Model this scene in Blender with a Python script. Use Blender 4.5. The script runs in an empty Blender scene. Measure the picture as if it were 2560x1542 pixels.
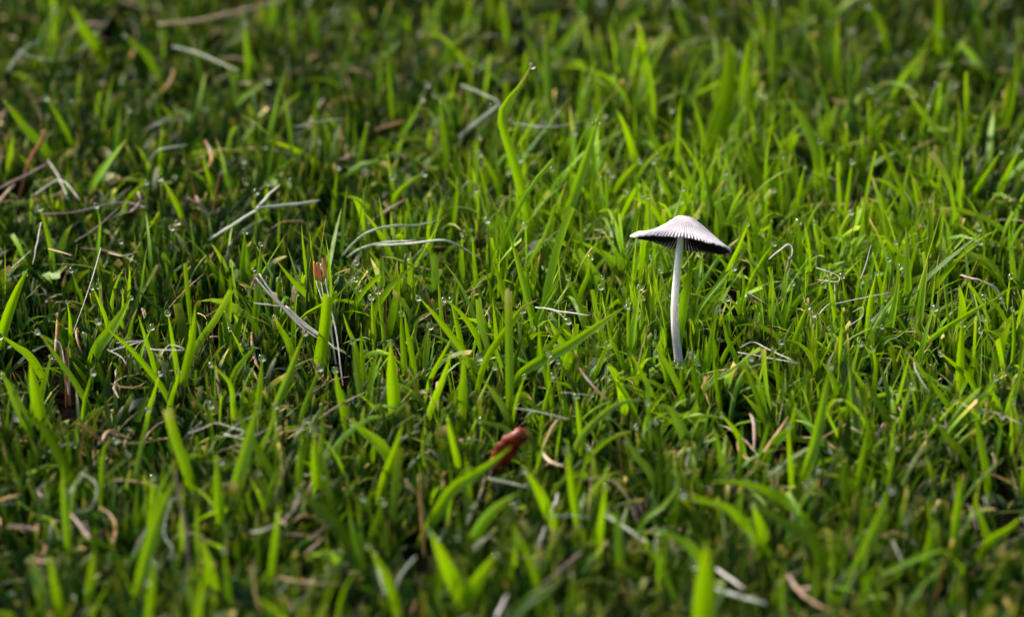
import bpy, bmesh, math, random
import numpy as np
from mathutils import Vector, Matrix, noise as mnoise

random.seed(7)
rng = np.random.default_rng(11)
sc = bpy.context.scene
col = sc.collection
R = math.radians

# ------------------------------------------------------------------ camera
# metres; the mushroom's foot is the origin, the camera looks along +Y
PITCH = R(22.0); DIST = 1.0; PXM = 12200.0           # pixels (of 2560) per metre in the focus plane
PW, PH = 2560.0, 1542.0
FWD = Vector((0, math.cos(PITCH), -math.sin(PITCH)))
RIGHT = Vector((1, 0, 0)); UP = RIGHT.cross(FWD).normalized()
FOOT = (1698.0, 912.0)
CAM = -(FWD * DIST + RIGHT * ((FOOT[0] - PW / 2) / PXM) - UP * ((FOOT[1] - PH / 2) / PXM))
cam = bpy.data.cameras.new('camera')
cam.sensor_width = 36.0
cam.lens = 36.0 * DIST / (PW / PXM)
cam.clip_start = 0.02; cam.clip_end = 2000.0
cam.dof.use_dof = True; cam.dof.focus_distance = DIST - 0.003
cam.dof.aperture_fstop = 13.5; cam.dof.aperture_blades = 0
co = bpy.data.objects.new('camera', cam); col.objects.link(co)
co.location = CAM
co.rotation_euler = (math.pi / 2 - PITCH, 0, 0)
sc.camera = co

# ------------------------------------------------------------------ sky, sun, exposure
SUN_EL, SUN_AZ = R(42), R(-62)                        # azimuth from +Y towards +X
w = bpy.data.worlds.new('World'); sc.world = w; w.use_nodes = True
nt = w.node_tree; nt.nodes.clear()
sky = nt.nodes.new('ShaderNodeTexSky'); sky.sky_type = 'NISHITA'; sky.sun_disc = False
sky.sun_elevation = SUN_EL; sky.sun_rotation = SUN_AZ
sky.dust_density = 7.0; sky.air_density = 0.7; sky.ozone_density = 0.3
bg = nt.nodes.new('ShaderNodeBackground'); bg.inputs['Strength'].default_value = 0.13
out = nt.nodes.new('ShaderNodeOutputWorld')
nt.links.new(sky.outputs[0], bg.inputs[0]); nt.links.new(bg.outputs[0], out.inputs[0])
sl = bpy.data.lights.new('sun', 'SUN'); sl.energy = 3.2; sl.angle = R(14); sl.color = (1.0, 0.95, 0.86)
so = bpy.data.objects.new('sun', sl); col.objects.link(so)
sd = Vector((math.sin(SUN_AZ) * math.cos(SUN_EL), math.cos(SUN_AZ) * math.cos(SUN_EL), math.sin(SUN_EL)))
so.rotation_euler = sd.to_track_quat('Z', 'Y').to_euler()
sc.view_settings.view_transform = 'Standard'; sc.view_settings.look = 'None'
sc.view_settings.exposure = 1.25; sc.view_settings.gamma = 1.0
sc.view_settings.use_curve_mapping = False
sc.render.engine = 'CYCLES'
cy = sc.cycles
cy.max_bounces = 8; cy.diffuse_bounces = 1; cy.glossy_bounces = 3; cy.transmission_bounces = 8
cy.transparent_max_bounces = 8; cy.caustics_refractive = True; cy.caustics_reflective = False
cy.sample_clamp_indirect = 6.0
cy.use_denoising = True

# ------------------------------------------------------------------ pixel <-> place
def ray(px, py):
    return FWD + RIGHT * ((px - PW / 2) / PXM / DIST) - UP * ((py - PH / 2) / PXM / DIST)
def on_z(px, py, z):
    r = ray(px, py); t = (z - CAM.z) / r.z
    return CAM + r * t
def on_y(px, py, y):
    r = ray(px, py); t = (y - CAM.y) / r.y
    return CAM + r * t
cF = np.array(FWD); cR = np.array(RIGHT); cU = np.array(UP); cC = np.array(CAM)
def project(P):
    d = P - cC
    dep = d @ cF
    return PW / 2 + (d @ cR) / dep * PXM, PH / 2 - (d @ cU) / dep * PXM, dep

# ------------------------------------------------------------------ helpers
def tag(o, label=None, cat=None, group=None, kind=None):
    if label: o['label'] = label
    if cat: o['category'] = cat
    if group: o['group'] = group
    if kind: o['kind'] = kind
    return o
def link(name, me, mat=None, parent=None):
    o = bpy.data.objects.new(name, me); col.objects.link(o)
    if mat and not me.materials: me.materials.append(mat)
    if parent: o.parent = parent
    return o
def empty(name, loc=(0, 0, 0)):
    o = bpy.data.objects.new(name, None); col.objects.link(o); o.location = loc
    o.empty_display_size = 0.004
    return o
def np_mesh(name, verts, faces, uv=None, attr=None, smooth=True):
    """verts (n,3), faces (m,k) of one size, uv per vertex (n,2), attr per vertex (n,4) colour"""
    me = bpy.data.meshes.new(name)
    verts = np.ascontiguousarray(verts, dtype=np.float32); faces = np.ascontiguousarray(faces, dtype=np.int32)
    n, (m, k) = len(verts), faces.shape
    me.vertices.add(n); me.vertices.foreach_set('co', verts.ravel())
    me.loops.add(m * k); me.loops.foreach_set('vertex_index', faces.ravel())
    me.polygons.add(m); me.polygons.foreach_set('loop_start', np.arange(0, m * k, k, dtype=np.int32))
    me.polygons.foreach_set('use_smooth', np.full(m, smooth, dtype=bool))
    if uv is not None:
        l = me.uv_layers.new(name='UVMap')
        l.data.foreach_set('uv', np.ascontiguousarray(uv[faces.ravel()], dtype=np.float32).ravel())
    if attr is not None:
        a = me.color_attributes.new('tint', 'FLOAT_COLOR', 'POINT')
        a.data.foreach_set('color', np.ascontiguousarray(attr, dtype=np.float32).ravel())
    me.update(); me.validate()
    return me
class Nodes:
    def __init__(s, name):
        s.m = bpy.data.materials.new(name); s.m.use_nodes = True; s.t = s.m.node_tree; s.t.nodes.clear()
    def n(s, typ, **kw):
        nd = s.t.nodes.new(typ)
        for k, v in kw.items(): setattr(nd, k, v)
        return nd
    def l(s, a, b): s.t.links.new(a, b)
    def val(s, sock, v):
        if isinstance(v, bpy.types.NodeSocket): s.l(v, sock)
        else: sock.default_value = v
    def math(s, op, a, b=0.0, c=0.0, clamp=False):
        nd = s.n('ShaderNodeMath', operation=op, use_clamp=clamp)
        for i, v in enumerate((a, b, c)): s.val(nd.inputs[i], v)
        return nd.outputs[0]
    def mix(s, f, a, b, blend='MIX'):
        nd = s.n('ShaderNodeMix', data_type='RGBA', blend_type=blend)
        s.val(nd.inputs[0], f)
        for i, v in ((6, a), (7, b)):
            s.val(nd.inputs[i], v if isinstance(v, bpy.types.NodeSocket) else (*v, 1.0))
        return nd.outputs[2]
    def step(s, x, a, b):
        nd = s.n('ShaderNodeMapRange', interpolation_type='SMOOTHSTEP')
        s.val(nd.inputs['Value'], x); nd.inputs['From Min'].default_value = a; nd.inputs['From Max'].default_value = b
        return nd.outputs[0]
    def noise(s, scale, detail=3.0, vec=None, rough=0.5):
        nd = s.n('ShaderNodeTexNoise'); nd.inputs['Scale'].default_value = scale
        nd.inputs['Detail'].default_value = detail; nd.inputs['Roughness'].default_value = rough
        s.l(vec if vec else s.n('ShaderNodeTexCoord').outputs['Object'], nd.inputs['Vector'])
        return nd.outputs[0]
    def leaf(s, c, ct, tr, rough=0.4, spec=0.5, bump=None, bs=0.3, bd=0.0001):
        p = s.n('ShaderNodeBsdfPrincipled'); s.val(p.inputs['Base Color'], c)
        s.val(p.inputs['Roughness'], rough); p.inputs['Specular IOR Level'].default_value = spec
        t = s.n('ShaderNodeBsdfTranslucent'); s.val(t.inputs['Color'], ct)
        if bump:
            b = s.n('ShaderNodeBump'); b.inputs['Strength'].default_value = bs; b.inputs['Distance'].default_value = bd
            s.l(bump, b.inputs['Height']); s.l(b.outputs[0], p.inputs['Normal'])
        mx = s.n('ShaderNodeMixShader'); s.val(mx.inputs[0], tr)
        s.l(p.outputs[0], mx.inputs[1]); s.l(t.outputs[0], mx.inputs[2])
        o = s.n('ShaderNodeOutputMaterial'); s.l(mx.outputs[0], o.inputs[0])
        return s.m

# ------------------------------------------------------------------ materials
def mat_grass():
    k = Nodes('grass_leaf')
    uv = k.n('ShaderNodeSeparateXYZ'); k.l(k.n('ShaderNodeUVMap', uv_map='UVMap').outputs[0], uv.inputs[0])
    at = k.n('ShaderNodeSeparateColor'); k.l(k.n('ShaderNodeVertexColor', layer_name='tint').outputs[0], at.inputs[0])
    u, v = uv.outputs[0], uv.outputs[1]
    hue, dry, tip = at.outputs[0], at.outputs[1], at.outputs[2]
    pale = dry
    n1 = k.noise(420.0, 4.0); n2 = k.noise(2600.0, 2.0)
    base = k.mix(hue, (0.0016, 0.011, 0.001), (0.105, 0.285, 0.001))  # near-black end holds the shade painted into low turf leaves
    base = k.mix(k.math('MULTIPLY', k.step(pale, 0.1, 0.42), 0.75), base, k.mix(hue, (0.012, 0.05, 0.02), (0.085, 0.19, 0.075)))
    base = k.mix(k.math('MULTIPLY', k.math('MULTIPLY', k.step(n1, 0.5, 0.8), 0.6), hue), base, (0.18, 0.27, 0.002))
    # lengthwise veins and the paler midrib
    wv = k.math('SINE', k.math('MULTIPLY', u, 62.0))
    base = k.mix(k.math('MULTIPLY_ADD', wv, 0.17, 0.18), base, (0.02, 0.07, 0.006))
    mid = k.math('SUBTRACT', 1.0, k.step(k.math('ABSOLUTE', k.math('SUBTRACT', u, 0.5)), 0.0, 0.07))
    base = k.mix(k.math('MULTIPLY', k.math('MULTIPLY', mid, 0.35), hue), base, (0.18, 0.32, 0.006))
    base = k.mix(k.math('MULTIPLY', k.math('MULTIPLY', k.step(v, 0.25, 0.95), 0.55), hue), base, (0.20, 0.36, 0.001))
    # yellowed and withered tips
    vv = k.math('ADD', v, k.math('MULTIPLY_ADD', n1, 0.5, -0.25))
    t1 = k.math('MULTIPLY', k.step(vv, 0.66, 1.05), tip)
    base = k.mix(k.math('MULTIPLY', t1, 1.2, clamp=True), base, (0.33, 0.33, 0.008))
    t2 = k.math('MULTIPLY', k.step(v, 0.86, 0.99), k.step(tip, 0.45, 0.8))
    base = k.mix(t2, base, (0.52, 0.36, 0.13))
    # dead leaves: straw, buff, rusty
    straw = k.mix(hue, (0.27, 0.20, 0.15), (0.42, 0.22, 0.06))
    straw = k.mix(k.step(n1, 0.4, 0.7), straw, (0.36, 0.31, 0.26))
    base = k.mix(k.step(dry, 0.45, 0.8), base, straw)
    trc = k.mix(0.6, base, k.mix(k.step(dry, 0.45, 0.8), k.mix(hue, (0.006, 0.034, 0.001), (0.34, 0.58, 0.001)), (0.42, 0.30, 0.14)))
    return k.leaf(base, trc, k.math('MULTIPLY_ADD', dry, -0.05, 0.35), k.math('MULTIPLY_ADD', n2, 0.25, 0.28), 0.28, k.math('MULTIPLY_ADD', wv, 0.5, n2), 0.35, 0.00006)
def mat_straw(name, a, b, tr=0.25, rough=0.5, scale=300.0):
    k = Nodes(name)
    n1 = k.noise(scale, 4.0); n2 = k.noise(1800.0, 2.0)
    c = k.mix(k.step(n1, 0.35, 0.68), a, b)
    c = k.mix(k.math('MULTIPLY', k.step(n2, 0.5, 0.75), 0.35), c, tuple(x * 0.5 for x in a))
    return k.leaf(c, c, tr, rough, 0.5, n2, 0.4, 0.00008)
def mat_soil():
    k = Nodes('soil')
    tc = k.n('ShaderNodeTexCoord').outputs['Object']
    n1 = k.noise(90.0, 6.0, tc); n2 = k.noise(900.0, 4.0, tc); n3 = k.noise(3.0, 6.0, tc)
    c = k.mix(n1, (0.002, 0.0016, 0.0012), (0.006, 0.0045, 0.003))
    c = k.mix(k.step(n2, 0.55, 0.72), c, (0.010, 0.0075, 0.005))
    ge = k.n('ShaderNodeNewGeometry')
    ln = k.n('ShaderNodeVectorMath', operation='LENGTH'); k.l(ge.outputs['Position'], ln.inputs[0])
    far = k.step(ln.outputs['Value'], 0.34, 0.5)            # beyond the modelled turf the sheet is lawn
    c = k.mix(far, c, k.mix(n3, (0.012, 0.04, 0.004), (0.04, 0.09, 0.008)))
    p = k.n('ShaderNodeBsdfPrincipled'); k.l(c, p.inputs['Base Color']); p.inputs['Roughness'].default_value = 0.9; p.inputs['Specular IOR Level'].default_value = 0.0
    b = k.n('ShaderNodeBump'); b.inputs['Strength'].default_value = 0.8; b.inputs['Distance'].default_value = 0.002
    k.l(n2, b.inputs['Height']); k.l(b.outputs[0], p.inputs['Normal'])
    o = k.n('ShaderNodeOutputMaterial'); k.l(p.outputs[0], o.inputs[0])
    return k.m
def mat_water():
    k = Nodes('water')
    p = k.n('ShaderNodeBsdfPrincipled'); p.inputs['Base Color'].default_value = (1, 1, 1, 1)
    p.inputs['Roughness'].default_value = 0.0; p.inputs['IOR'].default_value = 1.33
    p.inputs['Transmission Weight'].default_value = 1.0
    o = k.n('ShaderNodeOutputMaterial'); k.l(p.outputs[0], o.inputs[0])
    return k.m
def mat_cap():
    k = Nodes('cap_skin')
    uv = k.n('ShaderNodeSeparateXYZ'); k.l(k.n('ShaderNodeUVMap', uv_map='UVMap').outputs[0], uv.inputs[0])
    u, s = uv.outputs[0], uv.outputs[1]                    # u counts pleats, s runs from the disc to the rim
    n1 = k.noise(900.0, 4.0); n2 = k.noise(220.0, 3.0)
    fr = k.math('FRACT', k.math('ADD', u, k.math('MULTIPLY_ADD', n2, 0.24, -0.12)))
    groove = k.math('SUBTRACT', 1.0, k.step(k.math('ABSOLUTE', k.math('SUBTRACT', fr, 0.5)), 0.05, 0.30))
    up = k.math('MULTIPLY', k.step(s, 0.16, 0.26), k.math('SUBTRACT', 1.0, k.step(s, 0.42, 0.80)))
    rim = k.step(s, 0.72, 1.0)
    amt = k.math('MULTIPLY', groove, k.math('ADD', k.math('MULTIPLY', up, k.step(n2, 0.30, 0.5)), k.math('MULTIPLY', rim, 0.95), clamp=True))
    c = k.mix(k.step(n1, 0.3, 0.8), (0.50, 0.475, 0.505), (0.38, 0.355, 0.395))
    c = k.mix(amt, c, (0.035, 0.025, 0.05))
    disc = k.math('SUBTRACT', 1.0, k.step(s, 0.10, 0.30))
    c = k.mix(k.math('MULTIPLY', disc, 0.75), c, (0.54, 0.44, 0.36))
    return k.leaf(c, c, 0.18, 0.7, 0.25, n1, 0.3, 0.0001)
def mat_plain(name, a, b, rough=0.7, tr=0.1, scale=700.0, spec=0.3):
    k = Nodes(name)
    c = k.mix(k.step(k.noise(scale, 4.0), 0.3, 0.7), a, b)
    return k.leaf(c, c, tr, rough, spec)
def mat_stem():
    k = Nodes('stem_flesh')
    mp = k.n('ShaderNodeMapping'); mp.inputs['Scale'].default_value = (1, 1, 0.06); k.l(k.n('ShaderNodeTexCoord').outputs['Object'], mp.inputs[0])
    n1 = k.noise(500.0, 4.0); n2 = k.noise(5200.0, 3.0, mp.outputs[0])
    c = k.mix(k.step(n1, 0.3, 0.75), (0.94, 0.93, 0.93), (0.88, 0.88, 0.88))
    c = k.mix(k.math('MULTIPLY', k.step(n2, 0.5, 0.75), 0.3), c, (0.62, 0.60, 0.57))
    p = k.n('ShaderNodeBsdfPrincipled'); k.l(c, p.inputs['Base Color']); p.inputs['Roughness'].default_value = 0.5
    p.inputs['Subsurface Weight'].default_value = 1.0; p.inputs['Subsurface Radius'].default_value = (1.0, 0.8, 0.7)
    p.inputs['Subsurface Scale'].default_value = 0.0015
    b = k.n('ShaderNodeBump'); b.inputs['Strength'].default_value = 0.4; b.inputs['Distance'].default_value = 0.0001
    k.l(n2, b.inputs['Height']); k.l(b.outputs[0], p.inputs['Normal'])
    o = k.n('ShaderNodeOutputMaterial'); k.l(p.outputs[0], o.inputs[0])
    return k.m
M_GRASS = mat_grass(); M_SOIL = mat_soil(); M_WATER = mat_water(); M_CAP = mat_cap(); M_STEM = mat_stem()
M_WHITE = mat_straw('bleached_straw', (0.74, 0.71, 0.67), (0.87, 0.85, 0.82), 0.5)
M_PALE = mat_straw('pale_green_straw', (0.36, 0.42, 0.33), (0.54, 0.57, 0.50), 0.45)
M_TAN = mat_straw('tan_straw', (0.40, 0.29, 0.19), (0.56, 0.43, 0.28))
M_RUST = mat_straw('rusty_straw', (0.34, 0.13, 0.04), (0.46, 0.22, 0.09))
M_MAUVE = mat_straw('mauve_husk', (0.24, 0.16, 0.15), (0.40, 0.29, 0.27))
M_OCHRE = mat_straw('ochre_straw', (0.50, 0.32, 0.07), (0.58, 0.40, 0.16))
M_ORANGE = mat_straw('orange_anther', (0.62, 0.26, 0.12), (0.72, 0.34, 0.15), 0.45)
M_RED = mat_straw('red_leaf_skin', (0.14, 0.018, 0.006), (0.28, 0.055, 0.016), 0.3, 0.45, 500.0)
M_GILL = mat_plain('gill_black', (0.010, 0.006, 0.009), (0.03, 0.018, 0.024), 0.8, 0.0)
M_UNDER = mat_plain('cap_underskin', (0.62, 0.55, 0.54), (0.48, 0.41, 0.41), 0.8, 0.45)
M_FLECK = mat_plain('cream_fleck', (0.62, 0.56, 0.34), (0.72, 0.68, 0.52), 0.8, 0.2)

# ------------------------------------------------------------------ ground
def ground_z(x, y):
    return 0.0022 * mnoise.noise(Vector((x * 38, y * 38, 0.3))) + 0.0012 * mnoise.noise(Vector((x * 110, y * 110, 4.1)))
def build_ground():
    a = list(np.linspace(0, 0.6, 70)) + list(0.6 * np.geomspace(1.12, 1400, 34))
    ax = np.array([-v for v in reversed(a[1:])] + a)
    n = len(ax); V = []
    for y in ax:
        for x in ax:
            d = math.hypot(x, y)
            V.append((x, y, (ground_z(x, y) if d < 0.9 else 0.0)))
    i = np.arange(n * n).reshape(n, n)
    F = np.stack([i[:-1, :-1], i[:-1, 1:], i[1:, 1:], i[1:, :-1]], -1).reshape(-1, 4)
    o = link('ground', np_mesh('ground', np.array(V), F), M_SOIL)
    tag(o, 'dark moist soil under the lawn', 'ground', kind='structure')
build_ground()

# ------------------------------------------------------------------ curves, ribbons and tubes
def catmull(P, n):
    P = np.asarray(P, float)
    if len(P) < 2: return P
    Q = np.vstack([2 * P[0] - P[1], P, 2 * P[-1] - P[-2]])
    seg = np.linalg.norm(np.diff(P, axis=0), axis=1); cum = np.concatenate([[0], np.cumsum(seg)])
    o = []
    for s in np.linspace(0, cum[-1], n):
        i = min(np.searchsorted(cum, s, side='right') - 1, len(seg) - 1)
        t = (s - cum[i]) / max(seg[i], 1e-9)
        p0, p1, p2, p3 = Q[i:i + 4]
        o.append(0.5 * (2 * p1 + (p2 - p0) * t + (2 * p0 - 5 * p1 + 4 * p2 - p3) * t ** 2 + (3 * p1 - p0 - 3 * p2 + p3) * t ** 3))
    return np.array(o)
def ribbon(P, width, tint, yaw=0.0, twist=0.0, fold=0.22, blunt=False, n=18, across=5, base_w=0.7, ragged=0.0):
    """a grass leaf along P (root to tip): folded sheet; its face is turned by yaw from the camera side"""
    C = catmull(P, n); T = np.gradient(C, axis=0); T /= np.linalg.norm(T, axis=1)[:, None]
    t = np.linspace(0, 1, n)
    view = np.array([math.sin(yaw), -math.cos(yaw), 0.35])
    prof = base_w + (1 - base_w) * np.clip(t / 0.4, 0, 1)
    if blunt: prof = prof * (1 - 0.16 * t)
    else: prof = prof * np.clip(1 - np.clip((t - 0.45) / 0.55, 0, 1) ** 2.1, 0.03, 1)
    V, UVs = [], []
    us = np.linspace(-1, 1, across)
    for i in range(n):
        f = view - T[i] * (view @ T[i]); f /= np.linalg.norm(f) + 1e-9
        s = np.cross(T[i], f)
        a = twist * (t[i] - 0.4)
        s2 = s * math.cos(a) + f * math.sin(a); f2 = f * math.cos(a) - s * math.sin(a)
        hw = width * 0.5 * prof[i]
        for u in us:
            c = C[i] + s2 * (u * hw) + f2 * (fold * hw * (abs(u) - 0.5) * 2 * 0.6)
            if ragged and i == n - 1: c = c + T[i] * ragged * random.uniform(-1, 1) * width
            V.append(c); UVs.append((u * 0.5 + 0.5, t[i]))
    i = np.arange(n * across).reshape(n, across)
    F = np.stack([i[:-1, :-1], i[:-1, 1:], i[1:, 1:], i[1:, :-1]], -1).reshape(-1, 4)
    V = np.array(V)
    return np_mesh('grass_blade', V, F, np.array(UVs), np.tile(np.array(tint, float), (len(V), 1))), C
def tube(P, r0, r1, n=18, sides=7, flat=0.6, wob=0.07, kink=0.22, ends=True):
    C = catmull(P, n); m = max(3, n // 3); C[1:-1] += kink * catmull([[random.gauss(0, 0.8 * min(r0, 0.0004)) for _ in range(3)] for _ in range(m)], n - 2); T = np.gradient(C, axis=0); T /= np.linalg.norm(T, axis=1)[:, None] + 1e-12
    ref = np.array([0.21, -0.86, 0.47]); V = []
    for i in range(n):
        a = ref - T[i] * (ref @ T[i]); a /= np.linalg.norm(a) + 1e-9; b = np.cross(T[i], a)
        r = (r0 + (r1 - r0) * i / (n - 1)) * (1 + random.uniform(-wob, wob)) * (0.45 + 0.55 * math.sin(math.pi * min(1.0, max(0.0, i / (n - 1)))) ** 0.5 if ends else 1.0)
        for k in range(sides):
            g = 2 * math.pi * k / sides
            V.append(C[i] + b * math.cos(g) * r + a * math.sin(g) * r * flat)
    nV = n * sides
    V.append(C[0]); V.append(C[-1])
    F = []
    for i in range(n - 1):
        for k in range(sides):
            q = (k + 1) % sides
            F.append((i * sides + k, i * sides + q, (i + 1) * sides + q, (i + 1) * sides + k))
    me = bpy.data.meshes.new('straw')
    F += [(nV, (k + 1) % sides, k) for k in range(sides)]
    F += [(nV + 1, (n - 1) * sides + k, (n - 1) * sides + (k + 1) % sides) for k in range(sides)]
    me.from_pydata([tuple(v) for v in V], [], F)
    me.polygons.foreach_set('use_smooth', np.ones(len(F), dtype=bool)); me.update()
    return me, C
# picture cells kept free of nearer random turf, so that what stands out in the lawn is not overgrown
CELL = 6
MASK = np.zeros((int(PH // CELL) + 2, int(PW // CELL) + 2))      # depth of what must stay in view
def protect(C, wpx, lo=0.0, slack=0.0015):
    C = np.asarray(C); C = C[int(len(C) * lo):]
    Q = catmull(C, 60); x, y, d = project(Q)
    for a, b, dd in zip(x, y, d):
        h = max(wpx * 0.5, CELL * 0.5)
        for yy in np.arange(b - CELL / 2, b + CELL / 2 + 1, CELL):
            for xx in np.arange(a - h, a + h + 1, CELL):
                i, j = int(yy // CELL), int(xx // CELL)
                if 0 <= i < MASK.shape[0] and 0 <= j < MASK.shape[1]:
                    MASK[i, j] = max(MASK[i, j], dd - slack)

# ------------------------------------------------------------------ mushroom
def build_mushroom():
    t = empty('mushroom', (0, 0, 0))
    tag(t, 'small white pleated mushroom on a thin pale stem standing alone in the lawn', 'mushroom')
    # stem
    pix = [(1699, 918), (1695, 885), (1690, 845), (1687, 800), (1687, 760), (1690, 710), (1694, 660), (1700, 605), (1705, 575), (1707, 556)]
    P = [np.array(on_y(px, py, 0.0006 * math.sin(i))) for i, (px, py) in enumerate(pix)]
    P = [P[0] - np.array([-0.0004, 0, 0.004])] + P
    n, sides = 60, 28
    C = catmull(P, n); T = np.gradient(C, axis=0); T /= np.linalg.norm(T, axis=1)[:, None]
    V, UVs = [], []
    for i in range(n):
        a = np.array([0, -1, 0.]) - T[i] * (np.array([0, -1, 0.]) @ T[i]); a /= np.linalg.norm(a); b = np.cross(T[i], a)
        f = i / (n - 1)
        r = np.interp(f, [0, 0.1, 0.3, 0.6, 0.9, 1], [0.00098, 0.00094, 0.00083, 0.00074, 0.00062, 0.0006])
        for k in range(sides):
            g = 2 * math.pi * k / sides
            q = r * (1 + 0.035 * mnoise.noise(Vector((math.cos(g) * 2, math.sin(g) * 2, f * 26))))
            V.append(C[i] + b * math.cos(g) * q + a * math.sin(g) * q)
    i = np.arange(n * sides).reshape(n, sides)
    F = np.stack([i[:-1], np.roll(i, -1, 1)[:-1], np.roll(i, -1, 1)[1:], i[1:]], -1).reshape(-1, 4)
    stem = link('stem', np_mesh('stem', np.array(V), F), M_STEM, t)
    protect(C, 26, 0.17, -0.002)
    # fuzz of tiny granules low on the stem
    bm = bmesh.new()
    for _ in range(520):
        f = random.random() ** 1.8 * 0.85
        j = int(f * (n - 1)); g = random.randrange(sides)
        p = Vector(V[j * sides + g])
        bmesh.ops.create_icosphere(bm, subdivisions=1, radius=random.uniform(0.00003, 0.00009), matrix=Matrix.Translation(p))
    me = bpy.data.meshes.new('fuzz'); bm.to_mesh(me); bm.free()
    tag(link('fuzz', me, M_STEM, stem), 'fine frosty granules on the lower stem', kind='stuff')
    # cap: rim plane almost edge-on, sagging to the right and tipped back
    ang, back = R(9.3), R(5.8)
    ax = (RIGHT * math.sin(ang) + UP * math.cos(ang)) * math.cos(back) + FWD * math.sin(back)
    ax.normalize()
    e1 = (RIGHT - ax * RIGHT.dot(ax)).normalized(); e2 = ax.cross(e1).normalized()
    ctr = on_y(1703, 607, 0.0)
    Rm, H, NP = 0.01030, 0.00540, 92
    sA = [0, 0.06, 0.12, 0.16, 0.24, 0.38, 0.58, 0.74, 0.86, 0.94, 1.0]
    zL = [0.985, 0.99, 1.0, 0.975, 0.84, 0.59, 0.345, 0.245, 0.20, 0.13, 0.02]
    zR = [0.985, 0.99, 1.0, 0.985, 0.90, 0.755, 0.50, 0.305, 0.16, 0.07, 0.0]
    def surf(g, s, inner):
        wl = 0.5 - 0.5 * math.cos(g)                        # 1 on the left (g = pi)
        wl = wl ** 1.3
        z = (np.interp(s, sA, zL) * wl + np.interp(s, sA, zR) * (1 - wl)) * H
        ph = math.cos(g * NP + 0.6 * math.sin(3 * g))
        grow = max(0.0, (s - 0.15) / 0.85)
        z += ph * (0.00005 + 0.00003 * mnoise.noise(Vector((math.cos(g) * 7, math.sin(g) * 7, 3.3)))) * grow ** 0.7
        z -= 0.00075 * grow ** 2.5 * math.exp(-((g - 3.65) / 0.5) ** 2) - 0.0003 * grow ** 2.5 * math.exp(-((g - 2.3) / 0.5) ** 2)
        z += 0.00022 * grow ** 4 * mnoise.noise(Vector((math.cos(g) * 9, math.sin(g) * 9, 5.7)))
        z += 0.00030 * grow ** 2 * mnoise.noise(Vector((math.cos(g) * 2.3, math.sin(g) * 2.3, 1.7)))
        r = s * Rm * (1 + grow ** 4 * (0.018 * ph + 0.03 * mnoise.noise(Vector((math.cos(g) * 3, math.sin(g) * 3, 8.1))) + 0.02 * mnoise.noise(Vector((math.cos(g) * 14, math.sin(g) * 14, 2.1)))))
        z -= inner
        return ctr + e1 * (r * math.cos(g)) + e2 * (r * math.sin(g)) + ax * z
    NA = NP * 8
    ss = np.array(sorted(set([round(v, 3) for v in list(np.linspace(0.03, 1.0, 26)) + [0.12, 0.16, 0.97]])))
    def skin(inner, flip):
        V, U = [], []
        for s in ss:
            for k in range(NA + 1):
                g = 2 * math.pi * k / NA
                V.append(surf(g, s, inner)); U.append(((g * NP + 0.6 * math.sin(3 * g)) / (2 * math.pi), s))
        i = np.arange(len(ss) * (NA + 1)).reshape(len(ss), NA + 1)
        F = np.stack([i[:-1, :-1], i[1:, :-1], i[1:, 1:], i[:-1, 1:]], -1).reshape(-1, 4)
        V.append(ctr + ax * (H * 0.985 - inner)); U.append((0, 0))
        return np.array([tuple(v) for v in V]), (F[:, ::-1] if flip else F), np.array(U), i
    V, F, U, i = skin(0.0, False)
    c = len(V) - 1
    F = np.vstack([F, np.stack([np.full(NA, c), i[0, :-1], i[0, 1:], np.full(NA, c)], -1)])
    # rim edge joins the outer and inner skin
    V2 = [surf(2 * math.pi * k / NA, 1.0, 0.00022) for k in range(NA + 1)]
    j = len(V) + np.arange(NA + 1)
    V = np.vstack([V, np.array([tuple(v) for v in V2])]); U = np.vstack([U, np.stack([U[i[-1], 0], np.ones(NA + 1)], -1)])
    F = np.vstack([F, np.stack([i[-1, :-1], j[:-1], j[1:], i[-1, 1:]], -1)])
    tri = F[:, 0] == F[:, 3]
    me = bpy.data.meshes.new('cap')
    me.from_pydata([tuple(v) for v in V], [], [tuple(f[:3]) if b else tuple(f) for f, b in zip(F, tri)])
    uvl = me.uv_layers.new(name='UVMap')
    li = np.empty(len(me.loops), dtype=np.int32); me.loops.foreach_get('vertex_index', li)
    uvl.data.foreach_set('uv', U[li].astype(np.float32).ravel())
    me.polygons.foreach_set('use_smooth', np.ones(len(me.polygons), dtype=bool)); me.update()
    cap = link('cap', me, M_CAP, t)
    V, F, U, i = skin(0.00022, True)
    link('underskin', np_mesh('underskin', V[:-1], F), M_UNDER, cap)
    # gills: thin black plates hanging from the pleats
    V, F = [], []
    for q in range(NP * 1):
        g0 = 2 * math.pi * (q + 0.5) / NP
        st = np.linspace(0.20, 0.985, 9)
        for s in st:
            dep = 0.0008 * math.sin(math.pi * min(1, (s - 0.12) / 0.9)) ** 0.6 + 0.0002
            hw = 0.000085 / (s * Rm)
            for gg, dz in ((g0 - hw, 0.00015), (g0 + hw, 0.00015), (g0 + hw * 0.7, dep), (g0 - hw * 0.7, dep)):
                V.append(tuple(surf(gg, s, dz)))
        b0 = q * 36
        for a in range(8):
            for e in range(4):
                f = (e + 1) % 4
                F.append((b0 + a * 4 + e, b0 + a * 4 + f, b0 + a * 4 + 4 + f, b0 + a * 4 + 4 + e))
        F.append((b0, b0 + 3, b0 + 2, b0 + 1)); F.append((b0 + 32, b0 + 33, b0 + 34, b0 + 35))
    me = bpy.data.meshes.new('gills'); me.from_pydata(V, [], F); me.update()
    tag(link('gills', me, M_GILL, cap), 'thin black radiating gills under the cap', kind='stuff')
    # cream flecks on the left shoulder of the cap
    bm = bmesh.new()
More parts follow.
